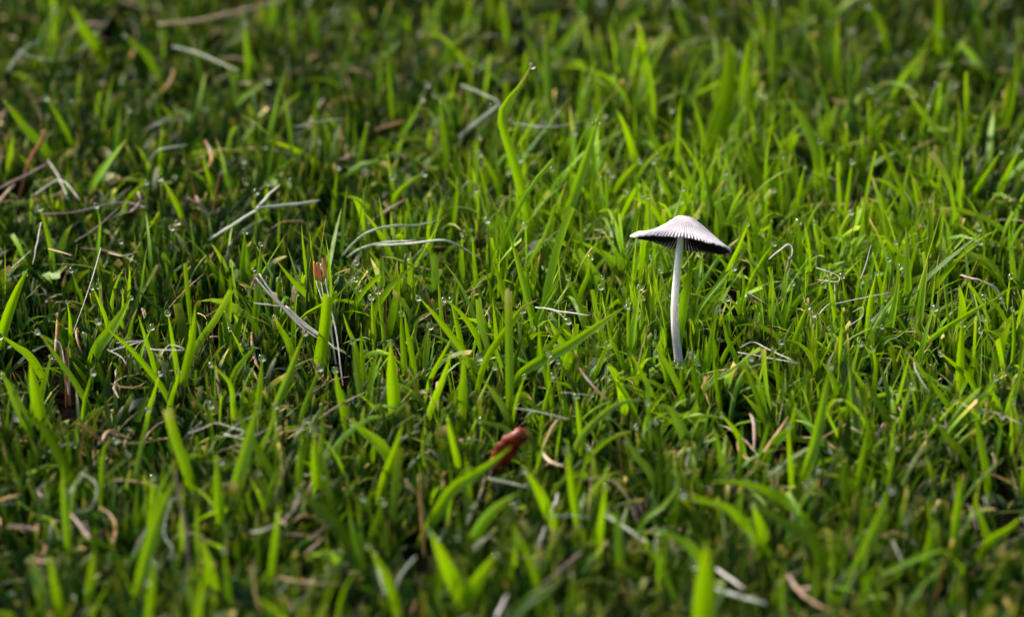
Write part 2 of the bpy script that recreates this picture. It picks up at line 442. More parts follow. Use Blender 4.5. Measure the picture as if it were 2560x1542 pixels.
    for g, s in [(2.6, .14), (2.4, .15), (2.9, .2), (2.7, .24), (3.0, .28), (2.5, .3), (2.8, .34), (3.0, .40), (3.0, .86), (3.1, .83), (2.9, .84), (1.4, .1), (1.7, .12), (1.2, .13)]:
        p = surf(g, s, -0.00008)
        bmesh.ops.create_icosphere(bm, subdivisions=2, radius=random.uniform(0.00012, 0.00022), matrix=Matrix.Translation(p) @ Matrix.Diagonal((1.4, 1, 0.7, 1)))
    me = bpy.data.meshes.new('flecks'); bm.to_mesh(me); bm.free()
    tag(link('cap_flecks', me, M_FLECK, cap), 'cream flecks on the shoulder of the cap', kind='stuff')
    # keep the cap in view
    for s in np.linspace(0, 1, 7):
        ring = np.array([tuple(surf(g, s, 0.0)) for g in np.linspace(0, 2 * math.pi, 40)])
        protect(ring, 12, 0, -0.012)
build_mushroom()

# ------------------------------------------------------------------ grass blades that stand out
TIPS = []                                                  # tips on which dew can hang
TINT = {'g': (0.75, 0.0, 0.15, 1), 'b': (1.0, 0.0, 0.25, 1), 'd': (0.25, 0.03, 0.1, 1), 'p': (0.45, 0.38, 0.1, 1),
        'y': (0.95, 0.0, 0.75, 1), 't': (0.6, 0.12, 0.95, 1), 'o': (0.6, 0.25, 0.4, 1)}
KIND = {'g': ('upright green grass blade with a pointed tip standing clear of the turf', 'fresh green blades'),
        'b': ('bright yellow-green grass blade standing clear of the turf', 'bright yellow-green blades'),
        'd': ('dark green grass blade standing clear of the turf', 'dark green blades'),
        'p': ('pale grey-green grass blade standing clear of the turf', 'pale grey-green blades'),
        'y': ('green grass blade with a yellowed tip standing clear of the turf', 'blades with yellowed tips'),
        't': ('grass blade with a withered tan tip standing clear of the turf', 'blades with withered tips'),
        'o': ('dull olive grass blade standing clear of the turf', 'dull olive blades')}
def stand(pix, h0, lean):
    """pixels from tip to lowest visible point -> root-to-tip points of a leaf rooted in the soil"""
    pix = pix[::-1]
    a = on_z(*pix[0], h0)
    P = []
    for i, (px, py) in enumerate(pix):
        q = on_y(px, py, a.y)
        q = on_y(px, py, a.y + lean * max(0.0, q.z - h0))
        P.append(np.array(q))
    d = P[0] - P[1]; d = d / (np.linalg.norm(d) + 1e-9)
    d = d + np.array([0, 0, -0.8]); d /= np.linalg.norm(d)
    k = (P[0][2] + 0.002) / max(0.35, -d[2])
    root = P[0] + d * k; root[2] = -0.002
    return [root] + P
def blade(pix, wpx, kind='g', label=None, h0=0.007, lean=None, blunt=False, yaw=None, twist=None, lo=0.45, dew=False, base_w=0.7):
    lean = random.uniform(-0.25, 0.3) if lean is None else lean
    P = stand(pix, h0, lean)
    dep = (Vector(P[-1]) - CAM).dot(FWD)
    wid = wpx / PXM * dep / DIST * 0.95
    yaw = random.uniform(-0.7, 0.7) if yaw is None else yaw
    twist = random.uniform(-0.7, 0.7) if twist is None else twist
    tn = list(TINT[kind]); tn[0] = min(1, max(0, tn[0] + random.uniform(-0.2, 0.15)))
    me, C = ribbon(P, wid, tn, yaw, twist, random.uniform(0.15, 0.5), blunt, ragged=0.25 if blunt else 0, base_w=base_w)
    o = link('grass_blade', me, M_GRASS)
    l, g = KIND[kind]
    tag(o, label or l, 'grass blade', 'blades hand: ' if False else (g if not label else 'single blades of note'))
    protect(C, wpx, lo)
    if not blunt: TIPS.append((C[-2], C[-1], dew))
    return o
B = blade
# around and left of the mushroom, in the sharp band
B([(1346, 748), (1306, 769), (1271, 815), (1228, 875), (1204, 927)], 21, 't', 'twisted grass blade arching right to a dry tan tip', lean=-0.15, twist=0.5, lo=0.2)
B([(1271, 724), (1272, 800), (1273, 900), (1274, 1005)], 24, 't', 'broad upright grass blade with a torn tan end', blunt=True, yaw=0.1, twist=0.1, lo=0.2)
B([(1568, 762), (1500, 810), (1411, 871), (1306, 931)], 27, 'b', 'broad grass blade leaning far over towards the mushroom', lean=-0.1, yaw=0.1, twist=0.3, lo=0.2, dew=True)
B([(1271, 582), (1290, 640), (1312, 720), (1330, 790)], 20, 'b', 'tall slim grass blade with a needle tip beside a dark bud', yaw=0.1)
B([(1316, 648), (1318, 690), (1322, 760)], 16, 'g')
B([(1045, 740), (1090, 790), (1130, 840), (1165, 890)], 19, 'b')
B([(1109, 745), (1150, 780), (1180, 820), (1200, 860)], 17, 'g')
B([(1160, 882), (1158, 950), (1155, 1029)], 25, 'b', yaw=0)
B([(1130, 878), (1105, 950), (1074, 1029)], 22, 'b')
B([(976, 853), (980, 940), (987, 1029)], 35, 'b', 'broad upright blade carrying a dew drop on its very tip', yaw=0, dew=True)
B([(1437, 824), (1425, 870), (1411, 913)], 18, 'b')
B([(1600, 713), (1588, 800), (1576, 895)], 19, 'b')
B([(1572, 740), (1570, 800), (1572, 880)], 14, 'g')
B([(1618, 1002), (1580, 1000), (1530, 1018), (1480, 1060), (1445, 1105)], 22, 'p', 'arched pale grass blade bending over like a bow', lean=-0.2, lo=0.15)
B([(1628, 846), (1655, 890), (1680, 935), (1702, 983)], 19, 'g')
B([(1126, 745), (1140, 800), (1150, 850)], 16, 'b'); B([(1095, 703), (1100, 760), (1106, 830)], 14, 'o')
B([(1195, 745), (1200, 800), (1212, 860)], 22, 'p', blunt=True); B([(1205, 770), (1215, 830)], 14, 'y')
B([(1400, 689), (1380, 730), (1350, 780)], 18, 'g'); B([(1420, 690), (1440, 740), (1465, 800)], 16, 'g')
B([(1367, 790), (1395, 840), (1425, 890)], 20, 'b'); B([(1420, 798), (1385, 850), (1345, 905)], 20, 'd')
B([(1347, 806), (1352, 870), (1365, 930)], 15, 'b'); B([(1373, 880), (1372, 940), (1380, 1000)], 16, 'y')
B([(1003, 770), (1005, 830), (1010, 900)], 16, 'g'); B([(1010, 772), (1020, 840), (1035, 920)], 15, 'g')
B([(928, 738), (932, 790), (936, 850)], 14, 'b'); B([(945, 722), (950, 770), (958, 830)], 12, 'b')
B([(903, 818), (905, 870), (910, 930)], 20, 'g'); B([(880, 850), (890, 910), (900, 980)], 18, 'p')
B([(857, 781), (870, 820), (890, 870)], 14, 'b'); B([(1085, 775), (1045, 800), (1033, 860)], 12, 'o')
B([(1075, 810), (1066, 850), (1062, 900)], 13, 'o'); B([(1128, 845), (1105, 890), (1075, 950)], 15, 'y')
B([(1512, 780), (1530, 850), (1560, 920)], 14, 'g'); B([(1505, 690), (1530, 720), (1560, 760)], 14, 'g')
B([(1477, 630), (1468, 690), (1450, 740)], 14, 'b'); B([(1535, 620), (1500, 660), (1465, 710)], 12, 'b')
B([(1483, 585), (1510, 640), (1545, 690)], 14, 'g'); B([(1235, 660), (1250, 700), (1265, 750)], 22, 'b')
B([(1085, 635), (1088, 680), (1090, 740)], 24, 'p', 'pale broad blade with a cut-off end behind dark gap', blunt=True)
B([(1180, 585), (1185, 650), (1190, 710)], 14, 'b'); B([(1327, 640), (1300, 690), (1290, 730)], 12, 'g')
B([(1523, 845), (1500, 900), (1482, 950)], 11, 'g'); B([(1440, 985), (1445, 1040), (1450, 1090)], 14, 'g')
B([(1315, 930), (1298, 980), (1285, 1030)], 11, 'b'); B([(1380, 935), (1370, 985), (1360, 1030)], 16, 'b')
B([(1395, 900), (1425, 950), (1440, 990)], 16, 'd'); B([(1205, 945), (1235, 985), (1262, 1028)], 20, 'p')
# right of the mushroom
B([(1733, 631), (1722, 700), (1707, 770)], 26, 'b', 'bright grass blade close behind the mushroom stem', h0=0.012, yaw=0)
B([(1930, 543), (1922, 600), (1910, 650)], 20, 'b'); B([(2031, 545), (2060, 590), (2089, 643)], 19, 'b')
B([(2518, 731), (2465, 760), (2412, 790), (2313, 860)], 15, 'b', 'long thin grass blade stretched flat towards the open dark gap', lean=-0.1)
B([(2406, 796), (2402, 870), (2398, 952)], 23, 'b'); B([(2100, 822), (2100, 880), (2103, 948)], 17, 'b')
B([(2075, 910), (2060, 1000), (2040, 1100), (2012, 1195)], 30, 'b', 'tall broad yellow-green blade rising from the shaded right turf', yaw=0.1, twist=0.2)
B([(1730, 882), (1738, 950), (1756, 1015)], 22, 'd', 'dark pointed blade with pale edges below the mushroom foot', yaw=0.2)
B([(1795, 769), (1780, 840), (1767, 924)], 19, 'b'); B([(2024, 752), (2005, 800), (1984, 861)], 17, 'b')
B([(2250, 662), (2240, 740), (2226, 832)], 19, 'b'); B([(2320, 641), (2308, 720), (2296, 825)], 21, 'y')
B([(2282, 815), (2240, 840), (2208, 855)], 16, 'g', lean=-0.2); B([(2343, 875), (2380, 905), (2426, 948)], 17, 'y')
B([(1931, 860), (1940, 920), (1952, 976)], 17, 'b'); B([(2042, 894), (2070, 925), (2086, 966)], 18, 'b')
B([(1953, 850), (1990, 855), (2030, 890), (2045, 930)], 14, 'g', 'thin blade curling down under its own dew drop', lean=-0.1, dew=True)
B([(2155, 615), (2150, 680), (2142, 740)], 9, 'b'); B([(2180, 625), (2195, 680), (2205, 740)], 12, 'b')
B([(2222, 645), (2212, 700), (2206, 760)], 11, 'b'); B([(2068, 680), (2080, 740), (2090, 810)], 14, 'b')
B([(2105, 685), (2115, 740), (2135, 790)], 15, 'g'); B([(2191, 680), (2175, 760), (2170, 830)], 18, 'b')
B([(1876, 545), (1850, 610), (1815, 690)], 15, 'b', h0=0.01); B([(1995, 540), (2000, 610), (2003, 660)], 16, 'b')
B([(1853, 667), (1860, 720), (1850, 790)], 12, 'b'); B([(1982, 705), (1975, 750), (1960, 800)], 14, 'b')
B([(2060, 708), (2030, 728), (2000, 745)], 15, 'b', lean=-0.2); B([(2337, 765), (2315, 830), (2300, 900)], 16, 'b')
B([(1835, 665), (1775, 735), (1740, 790)], 14, 'g', lean=0.1); B([(1935, 606), (1900, 660), (1870, 720)], 14, 'b')
B([(2176, 793), (2180, 850), (2184, 900)], 16, 'b'); B([(2280, 960), (2262, 1010), (2255, 1060)], 14, 'b')
B([(2178, 860), (2188, 910), (2186, 950)], 14, 'b'); B([(1870, 810), (1840, 850), (1815, 880)], 13, 'y')
B([(1803, 780), (1820, 850), (1840, 900)], 15, 'g'); B([(1784, 885), (1790, 950), (1800, 1010)], 14, 'b')
B([(2448, 658), (2480, 680), (2500, 700)], 15, 'b'); B([(2531, 770), (2535, 850), (2530, 930)], 12, 'b')
B([(2160, 935), (2185, 990), (2215, 1040)], 22, 'd'); B([(2195, 900), (2215, 960), (2230, 1020)], 18, 'p')
# left, sharp band
B([(329, 741), (300, 790), (270, 835), (242, 875)], 32, 'b', 'broad blade with a narrow pointed end leaning right over dark gap', yaw=0)
B([(245, 799), (290, 840), (336, 881), (410, 976)], 21, 'b'); B([(489, 761), (480, 850), (459, 952)], 23, 'b')
B([(419, 778), (432, 860), (443, 938)], 15, 'b')
B([(578, 724), (540, 795), (487, 875)], 22, 'o', 'dull olive blade with a frayed mown end', blunt=True, yaw=0.2)
B([(70, 670), (38, 740), (7, 832)], 28, 'b'); B([(0, 836), (40, 865), (81, 899)], 22, 'b', lean=-0.2)
B([(93, 825), (140, 889), (210, 994)], 16, 'y', 'narrow blade with a rusty orange edge beside a dry brown stub')
B([(74, 899), (85, 960), (101, 1040)], 34, 'b', yaw=0); B([(0, 924), (30, 980), (63, 1060)], 30, 'b', yaw=0)
B([(762, 827), (725, 930), (687, 1029)], 21, 'o'); B([(683, 783), (700, 820), (722, 861)], 19, 'y', yaw=0)
B([(690, 650), (740, 710), (799, 773)], 20, 'b'); B([(820, 738), (812, 820), (799, 900)], 34, 'g', 'thick pale-tipped shoot beside orange tipped filaments', blunt=True, yaw=0)
B([(652, 606), (648, 700), (638, 808)], 21, 'g'); B([(515, 899), (560, 940), (578, 969), (582, 1029)], 14, 'b')
B([(799, 913), (780, 970), (757, 1029)], 14, 'o'); B([(745, 722), (737, 770), (735, 830)], 16, 'b')
B([(385, 805), (365, 850), (350, 900)], 12, 'b'); B([(345, 785), (365, 850), (385, 920)], 14, 'b')
B([(168, 752), (175, 800), (176, 850)], 11, 'b'); B([(306, 718), (307, 760), (305, 800)], 12, 'b')
B([(178, 672), (190, 710), (205, 745)], 14, 'b'); B([(230, 715), (250, 760), (265, 800)], 11, 'b')
B([(240, 510), (250, 560), (245, 630)], 13, 'b'); B([(100, 515), (112, 560), (125, 610)], 14, 'b')
B([(613, 565), (610, 620), (605, 690)], 15, 'g'); B([(340, 720), (380, 760), (415, 790)], 15, 'd')
B([(638, 865), (610, 900), (585, 940)], 20, 'g'); B([(575, 820), (600, 870), (615, 900)], 14, 'b')
B([(448, 920), (440, 960), (425, 1010)], 15, 'b'); B([(232, 925), (220, 970), (210, 1020)], 12, 'b')
B([(400, 930), (385, 980), (370, 1030)], 15, 'y'); B([(655, 890), (652, 950), (645, 1030)], 20, 'b')
B([(838, 920), (845, 970), (860, 1030)], 22, 'b', yaw=0); B([(130, 880), (118, 930), (105, 980)], 16, 'b')
B([(1668, 872), (1674, 900), (1682, 935)], 12, 'g', lo=0.6); B([(1722, 868), (1716, 900), (1712, 930)], 13, 'b', lo=0.6); B([(1700, 908), (1702, 925), (1703, 945)], 11, 'b', lo=0.6); B([(1690, 898), (1686, 920), (1684, 945)], 9, 'g', lo=0.6)
B([(1640, 880), (1655, 910), (1668, 950)], 15, 'g', lo=0.6); B([(1745, 905), (1728, 920), (1715, 940)], 10, 'g', lo=0.6)
# far band, soft
B([(1330, 160), (1300, 215), (1253, 285), (1280, 390), (1310, 500), (1325, 600)], 27, 'y', 'tall pale blade with a snapped orange-yellow end folded over', yaw=0, twist=0.1, lean=0.0, base_w=1.0)
B([(1500, 280), (1468, 390), (1425, 519), (1400, 590)], 27, 'b', 'tall broad blade with a pointed tip rising from the far turf', yaw=0)
B([(1465, 28), (1425, 90), (1383, 151)], 24, 'b'); B([(1362, 53), (1368, 160), (1372, 280)], 27, 'p', 'washed out grey blade standing upright in the far turf', yaw=0)
B([(1633, 398), (1655, 455), (1684, 519)], 16, 'b'); B([(1685, 0), (1700, 40), (1720, 90)], 22, 'p')
B([(1820, 95), (1822, 160), (1815, 240), (1792, 330), (1775, 395)], 52, 'd', 'very broad tapering blade of a coarser grass in far turf', yaw=0, twist=0.1, base_w=1.0)
B([(2114, 130), (2125, 220), (2135, 343)], 24, 'p'); B([(2503, 377), (2465, 440), (2429, 501)], 18, 'b')
B([(2264, 224), (2310, 290), (2366, 368)], 18, 'y'); B([(1935, 0), (1932, 100), (1931, 210)], 20, 'g')
B([(2355, 80), (2380, 130), (2404, 186)], 27, 'd'); B([(2170, 10), (2200, 60), (2215, 120)], 22, 'd')
B([(2440, 10), (2452, 70), (2460, 150)], 22, 'd'); B([(2270, 130), (2225, 160), (2190, 190)], 18, 'd', lean=-0.1)
B([(1965, 235), (2010, 310), (2050, 400)], 28, 'g', yaw=0); B([(1865, 340), (1880, 400), (1895, 460)], 20, 'b')
B([(2050, 350), (2060, 420), (2070, 480)], 15, 'g'); B([(2012, 415), (2000, 470), (1990, 520)], 12, 'b')
B([(2130, 400), (2122, 460), (2115, 520)], 12, 'b'); B([(2220, 465), (2245, 520), (2265, 560)], 14, 'b')
B([(2550, 370), (2520, 430), (2500, 480)], 20, 'g'); B([(1600, 400), (1570, 430), (1540, 470)], 18, 'b')
B([(3, 242), (60, 315), (123, 389)], 24, 'g'); B([(317, 347), (275, 400), (235, 459)], 24, 'b')
B([(175, 10), (210, 70), (252, 133)], 34, 'g'); B([(301, 261), (296, 305), (291, 350)], 14, 'b')
B([(610, 52), (617, 120), (624, 182)], 22, 'g'); B([(680, 193), (635, 225), (592, 259)], 15, 'b', lean=-0.1)
B([(115, 240), (145, 290), (175, 345)], 15, 'b'); B([(310, 85), (340, 115), (375, 150)], 20, 'y')
B([(770, 0), (785, 60), (790, 110)], 22, 'g'); B([(1060, 235), (1035, 290), (1010, 330)], 14, 'b')
B([(1100, 250), (1108, 320), (1118, 400)], 20, 'b'); B([(920, 300), (910, 350), (900, 400)], 16, 'b')
B([(1060, 430), (1020, 460), (985, 500)], 20, 'g'); B([(1200, 380), (1230, 430), (1250, 480)], 18, 'b')
B([(505, 375), (515, 420), (530, 470)], 13, 'b'); B([(400, 440), (425, 480), (450, 530)], 15, 'b')
B([(375, 450), (345, 470), (315, 510)], 12, 'b', lean=-0.1); B([(845, 415), (840, 460), (835, 510)], 12, 'b')
# near band, soft
B([(1279, 1115), (1230, 1155), (1180, 1190), (1121, 1235)], 30, 'b', 'long bright blade lying slantwise across the red leaf', lean=-0.1, h0=0.011, lo=0.0, yaw=0, dew=False)
B([(1075, 1325), (1110, 1400), (1150, 1490)], 42, 'b', yaw=0); B([(1240, 1380), (1200, 1440), (1165, 1505)], 42, 'b', yaw=0)
B([(1008, 1055), (985, 1130), (955, 1213)], 23, 'b'); B([(1416, 1118), (1428, 1200), (1444, 1301)], 25, 'b')
B([(1311, 1171), (1345, 1225), (1378, 1300)], 30, 'b'); B([(1515, 1199), (1505, 1280), (1497, 1372)], 21, 'b')
B([(1427, 1428), (1350, 1485), (1286, 1535)], 26, 'p', lean=-0.1, h0=0.012); B([(1188, 1041), (1225, 1060), (1272, 1078)], 18, 'p', lean=-0.1)
B([(1632, 1012), (1672, 1020), (1692, 1050), (1712, 1095)], 30, 'p', 'grey-green blade bent over with a broad pale back', lean=-0.2, yaw=0)
B([(1970, 1059), (1973, 1130), (1978, 1206)], 18, 'b'); B([(2171, 1062), (2158, 1140), (2143, 1224)], 22, 'g')
B([(1707, 1227), (1770, 1255), (1844, 1290)], 26, 'b', 'flat lying bright blade pointing left in the near turf', lean=-0.15, h0=0.014)
B([(2227, 1217), (2200, 1290), (2168, 1365), (2132, 1449)], 32, 'g', 'tall slanting blade crossing the near dark gap', yaw=0)
B([(1766, 1350), (1762, 1440), (1756, 1560)], 58, 'b', 'very broad soft-edged blade standing in the nearest turf', yaw=0)
B([(1880, 1260), (1950, 1300), (2030, 1350), (2055, 1420)], 36, 'd', lean=-0.1); B([(2403, 1393), (2354, 1375), (2270, 1405), (2175, 1456)], 15, 'b', 'thin arched blade over the black hollow near the edge', lean=-0.1)
B([(2560, 1287), (2515, 1325), (2460, 1365)], 30, 'b', lean=-0.1); B([(2240, 1110), (2228, 1170), (2215, 1240)], 16, 'b')
B([(2400, 1180), (2395, 1260), (2385, 1350)], 26, 'g', yaw=0); B([(2330, 1040), (2370, 1095), (2410, 1140)], 24, 'g')
B([(2435, 1020), (2450, 1100), (2465, 1180)], 22, 'g'); B([(2505, 1035), (2500, 1080), (2490, 1130)], 18, 'd')
B([(2100, 1110), (2108, 1180), (2112, 1260)], 24, 'd'); B([(1855, 1050), (1852, 1120), (1850, 1180)], 14, 'g')
B([(1797, 1028), (1825, 1060), (1850, 1100)], 15, 'b', lean=-0.1); B([(1880, 1250), (1895, 1300), (1910, 1340)], 30, 'b')
B([(2330, 1290), (2325, 1350), (2315, 1400)], 24, 'b'); B([(1990, 1010), (1975, 1070), (1935, 1110)], 24, 'b')
B([(418, 1022), (440, 1100), (471, 1190)], 30, 'y', 'broad blade with a ragged end and a pale yellow stripe', blunt=True, yaw=0)
B([(648, 990), (620, 1110), (580, 1260)], 34, 'b', 'broad bright blade crossing a darker one in the near turf', yaw=0)
B([(577, 1000), (630, 1100), (689, 1210)], 24, 'd'); B([(784, 1080), (788, 1150), (795, 1240)], 30, 'g', yaw=0)
B([(440, 1190), (397, 1290), (352, 1460)], 38, 'g', yaw=0); B([(739, 1217), (790, 1265), (855, 1330)], 38, 'd', yaw=0)
B([(40, 1040), (110, 1070), (176, 1196)], 34, 'd', lean=-0.1); B([(155, 1160), (160, 1250), (168, 1340)], 20, 'b')
B([(370, 1020), (355, 1110), (340, 1190)], 14, 'o'); B([(290, 1095), (260, 1120), (252, 1220)], 14, 'g', dew=True)
B([(540, 1140), (545, 1210), (548, 1280)], 28, 'b', yaw=0); B([(690, 1010), (672, 1080), (650, 1130)], 18, 'p')
B([(380, 1190), (380, 1230), (375, 1290)], 14, 'y'); B([(120, 1380), (135, 1450), (150, 1530)], 26, 'g')
B([(235, 1370), (230, 1420), (225, 1480)], 26, 'b'); B([(560, 1370), (565, 1430), (570, 1500)], 26, 'b')
B([(700, 1250), (690, 1330), (680, 1420)], 20, 'b'); B([(385, 1400), (380, 1460), (370, 1540)], 26, 'g')
B([(870, 1045), (910, 1080), (960, 1125)], 32, 'b', lean=-0.1); B([(1115, 1030), (1130, 1100), (1150, 1180)], 18, 'b')
B([(960, 1240), (945, 1290), (930, 1340)], 20, 'g'); B([(1000, 1120), (990, 1200), (985, 1280)], 24, 'o', blunt=True)
B([(920, 1360), (960, 1430), (985, 1500)], 26, 'g'); B([(1560, 1090), (1590, 1140), (1625, 1180)], 22, 'p')
B([(1640, 1050), (1650, 1130), (1655, 1220)], 18, 'd'); B([(1700, 1205), (1660, 1260), (1610, 1300)], 20, 'g', lean=-0.1)
B([(1540, 1250), (1545, 1330), (1550, 1400)], 24, 'g'); B([(1590, 1060), (1605, 1100), (1625, 1150)], 16, 'd')

# ------------------------------------------------------------------ dry straws, stubs and husks
def lay(pix, h):
    hs = h if isinstance(h, (list, tuple)) else [h] * len(pix)
    hs = [0.74 * z for z in hs]
    return [np.array(on_z(px, py, z / 1000.0)) for (px, py), z in zip(pix, hs)]
def rise(pix, h0=6.0, lean=0.0):
    P = stand(pix, h0 / 1000.0, lean)
    return P
def one(name, P, wpx, mat, label, cat, group=None, taper=0.6, lo=0.0, flat=0.6, parent=None, keep=True):
    dep = (Vector(P[len(P) // 2]) - CAM).dot(FWD)
    r = wpx / PXM * dep * 0.27
    me, C = tube(P, r, r * taper, flat=flat)
    o = link(name, me, mat, parent)
    if not parent: tag(o, label, cat, group)
    if keep: protect(C, wpx, lo)
    return o, C
# bleached bundle with side strand
b = empty('straw_bundle', on_z(798, 839, 0.015)); base = b.location.copy()
tag(b, 'bundle of bleached white straws slanting down beside orange tipped filaments', 'straw')
def strand(P, wpx, mat=M_WHITE, parent=None, name='strand', taper=0.7, flat=0.6):
    P = [p - np.array(parent.location) for p in P]
    dep = (Vector(P[len(P) // 2]) + parent.location - CAM).dot(FWD); r = wpx / PXM * dep * 0.38
    me, C = tube(P, r, r * taper, flat=flat)
    o = link(name, me, mat, parent); protect(C + np.array(parent.location), wpx, 0.0)
    return o
strand(lay([(648, 684), (672, 722), (704, 762), (750, 805), (800, 842)], [34, 30, 26, 21, 16]), 8, parent=b)
strand(lay([(640, 694), (668, 728), (704, 766), (748, 811), (795, 846)], [33, 29, 25, 20, 15]), 8, parent=b)
strand(lay([(714, 764), (755, 802), (800, 838), (838, 872)], [26, 22, 17, 10]), 9, parent=b)
strand(lay([(636, 757), (668, 761), (704, 766)], [27, 26, 25]), 5, parent=b)
f = empty('orange_tipped_filaments', on_z(830, 800, 0.012))
tag(f, 'cluster of three white filaments with orange-brown anther-like tips', 'filament')
for a, c, d in (((785, 653), (790, 699), [(798, 730), (812, 765), (822, 800)]), ((792, 656), (802, 703), [(806, 728), (815, 765), (824, 800)]), ((806, 646), (813, 695), [(820, 735), (829, 780), (842, 840)])):
    P = rise([c] + d, 10.0); tipP = np.array(on_y(*a, P[-1][1]))
    st = strand(P, 6.0, parent=f, name='filament')
    tp = tube([P[-1] - np.array(f.location), (P[-1] + tipP) / 2 - np.array(f.location), tipP - np.array(f.location)], 0.00044, 0.00024, n=9, flat=0.9, kink=0.0)[0]
    link('orange_tip', tp, M_ORANGE, st); protect([P[-1], tipP], 24); protect(P[1:], 12)
WG = 'bleached straws lying on the turf'
def straw(pix, h, wpx, mat=M_WHITE, label='thin bleached white straw lying across the grass blades', group=WG, name='dry_straw', taper=0.6):
    return one(name, lay(pix, h), wpx, mat, label, 'straw', group, taper, keep=(group is None or random.random() < 0.2))
s = empty('forked_straw', on_z(1383, 776, 0.020)); tag(s, 'forked white straw lying level just left of the mushroom', 'straw')
strand(lay([(1338, 768), (1360, 770), (1400, 778), (1440, 784), (1475, 788)], 22), 6, parent=s)
strand(lay([(1378, 774), (1400, 784), (1414, 800)], [22, 20, 17]), 4, parent=s)
straw([(273, 878), (310, 866), (361, 852)], 20, 6); straw([(290, 857), (330, 853), (365, 851)], 21, 4)
straw([(375, 872), (410, 875), (463, 875)], 20, 6); straw([(400, 890), (425, 862), (463, 872)], 19, 4); straw([(268, 873), (300, 890), (316, 910)], 18, 3)
s = empty('forked_straw', on_z(641, 524, 0.02)); tag(s, 'thick pale straw forked in three arms above the dark left turf', 'straw')
strand(lay([(641, 522), (690, 516), (760, 508), (800, 500)], 22), 13, M_PALE, s); strand(lay([(645, 524), (600, 552), (560, 578), (515, 603)], [22, 18, 14, 9]), 13, M_PALE, s)
strand(lay([(640, 522), (665, 495), (700, 462)], [22, 24, 27]), 9, M_WHITE, s)
straw([(1844, 880), (1920, 894), (2001, 908)], 16, 5); straw([(1850, 868), (1882, 855), (1925, 875), (1985, 902)], 17, 5)
s = empty('bent_straw', on_z(1970, 640, 0.02)); tag(s, 'sharply bent white straw ending in a mauve brown husk', 'straw')
strand(lay([(1922, 648), (1945, 628), (1970, 611), (1981, 622), (1978, 645)], [22, 24, 26, 25, 23]), 6, M_WHITE, s)
strand(lay([(1978, 640), (1970, 668), (1962, 697)], [24, 21, 17]), 12, M_MAUVE, s, 'husk', 0.25); strand(lay([(1976, 645), (1964, 660), (1958, 680)], [24, 22, 19]), 6, M_MAUVE, s, 'husk', 0.3)
straw([(2089, 759), (2160, 744), (2226, 731)], 22, 5); straw([(2046, 787), (2060, 770), (2076, 757)], 19, 5)
straw([(2120, 816), (2140, 803), (2156, 790), (2157, 768), (2131, 780)], [15, 17, 19, 22, 20], 4, label='thin white straw kinked into a hook among bright blades', group=None)
straw([(2040, 669), (2070, 678), (2096, 690), (2094, 704), (2043, 699)], [24, 24, 23, 22, 21], 4, label='thin white straw folded back on itself behind the mushroom', group=None)
straw([(2150, 700), (2165, 660), (2178, 612)], [18, 22, 27], 5); straw([(252, 619), (232, 690), (214, 745), (180, 839)], [32, 27, 21, 9], 5, label='long thin pale straw leaning upright in the left turf', group=None)
straw([(103, 556), (92, 610), (82, 662)], [28, 22, 16], 8); straw([(0, 690), (40, 660), (78, 625)], [10, 14, 18], 5)
straw([(470, 1083), (505, 1070), (541, 1057), (580, 1068), (618, 1079)], 15, 6); straw([(560, 1086), (590, 1090), (620, 1076)], 14, 5); straw([(545, 1100), (600, 1055), (660, 1025)], [10, 16, 20], 3)
straw([(550, 1080), (620, 1095), (700, 1050)], [13, 14, 18], 3, label='hair-fine silky thread strung between near blades', group='silky threads')
straw([(1286, 1020), (1350, 1030), (1427, 1048)], 16, 6, M_PALE); straw([(1400, 980), (1450, 984), (1490, 992)], 16, 2.5)
s = empty('arched_straw', on_z(1025, 620, 0.01)); tag(s, 'arched grey-green straws bowed over the turf behind a dark hollow', 'straw')
strand(lay([(850, 650), (880, 612), (920, 582), (980, 566), (1043, 563), (1090, 552)], [8, 16, 22, 24, 23, 22]), 10, M_PALE, s)
strand(lay([(867, 643), (900, 622), (960, 606), (1040, 600)], [10, 15, 20, 22]), 9, M_PALE, s)
strand(lay([(930, 612), (1030, 610), (1110, 600), (1160, 622), (1205, 650)], [16, 19, 22, 18, 12]), 10, M_PALE, s)
one('dead_leaf', lay([(1144, 347), (1195, 305), (1253, 259)], [10, 17, 25]), 24, M_PALE, 'dead grey leaf leaning against the tall snapped blade', 'dead leaf', flat=0.25)
straw([(1278, 308), (1370, 318), (1460, 303)], 24, 8, M_PALE, label='pale straw lying level among the far blades', group='pale straws in far turf'); straw([(1150, 212), (1200, 232), (1250, 255)], 24, 8, M_PALE, label='pale straw lying level among the far blades', group='pale straws in far turf')
straw([(395, 62), (480, 55), (560, 38), (705, 2)], 24, 20, M_TAN, label='long thick tan straw lying across the farthest turf', group=None)
straw([(430, 115), (510, 140), (600, 180)], 22, 9, M_PALE, label='pale straw lying level among the far blades', group='pale straws in far turf'); straw([(20, 175), (60, 125), (100, 100)], 20, 9, M_PALE, label='pale straw lying level among the far blades', group='pale straws in far turf')
straw([(735, 318), (800, 305), (860, 296)], 22, 8, M_PALE, label='pale straw lying level among the far blades', group='pale straws in far turf'); straw([(375, 400), (400, 375), (470, 362)], [12, 18, 20], 10, M_PALE, label='pale straw lying level among the far blades', group='pale straws in far turf')
straw([(0, 470), (60, 440), (125, 405)], 16, 16, M_MAUVE, label='greyish mauve straw on the dark left turf', group='mauve straws'); straw([(80, 490), (150, 450), (200, 500)], 15, 6, M_WHITE); straw([(120, 400), (150, 450), (170, 500)], 14, 6)
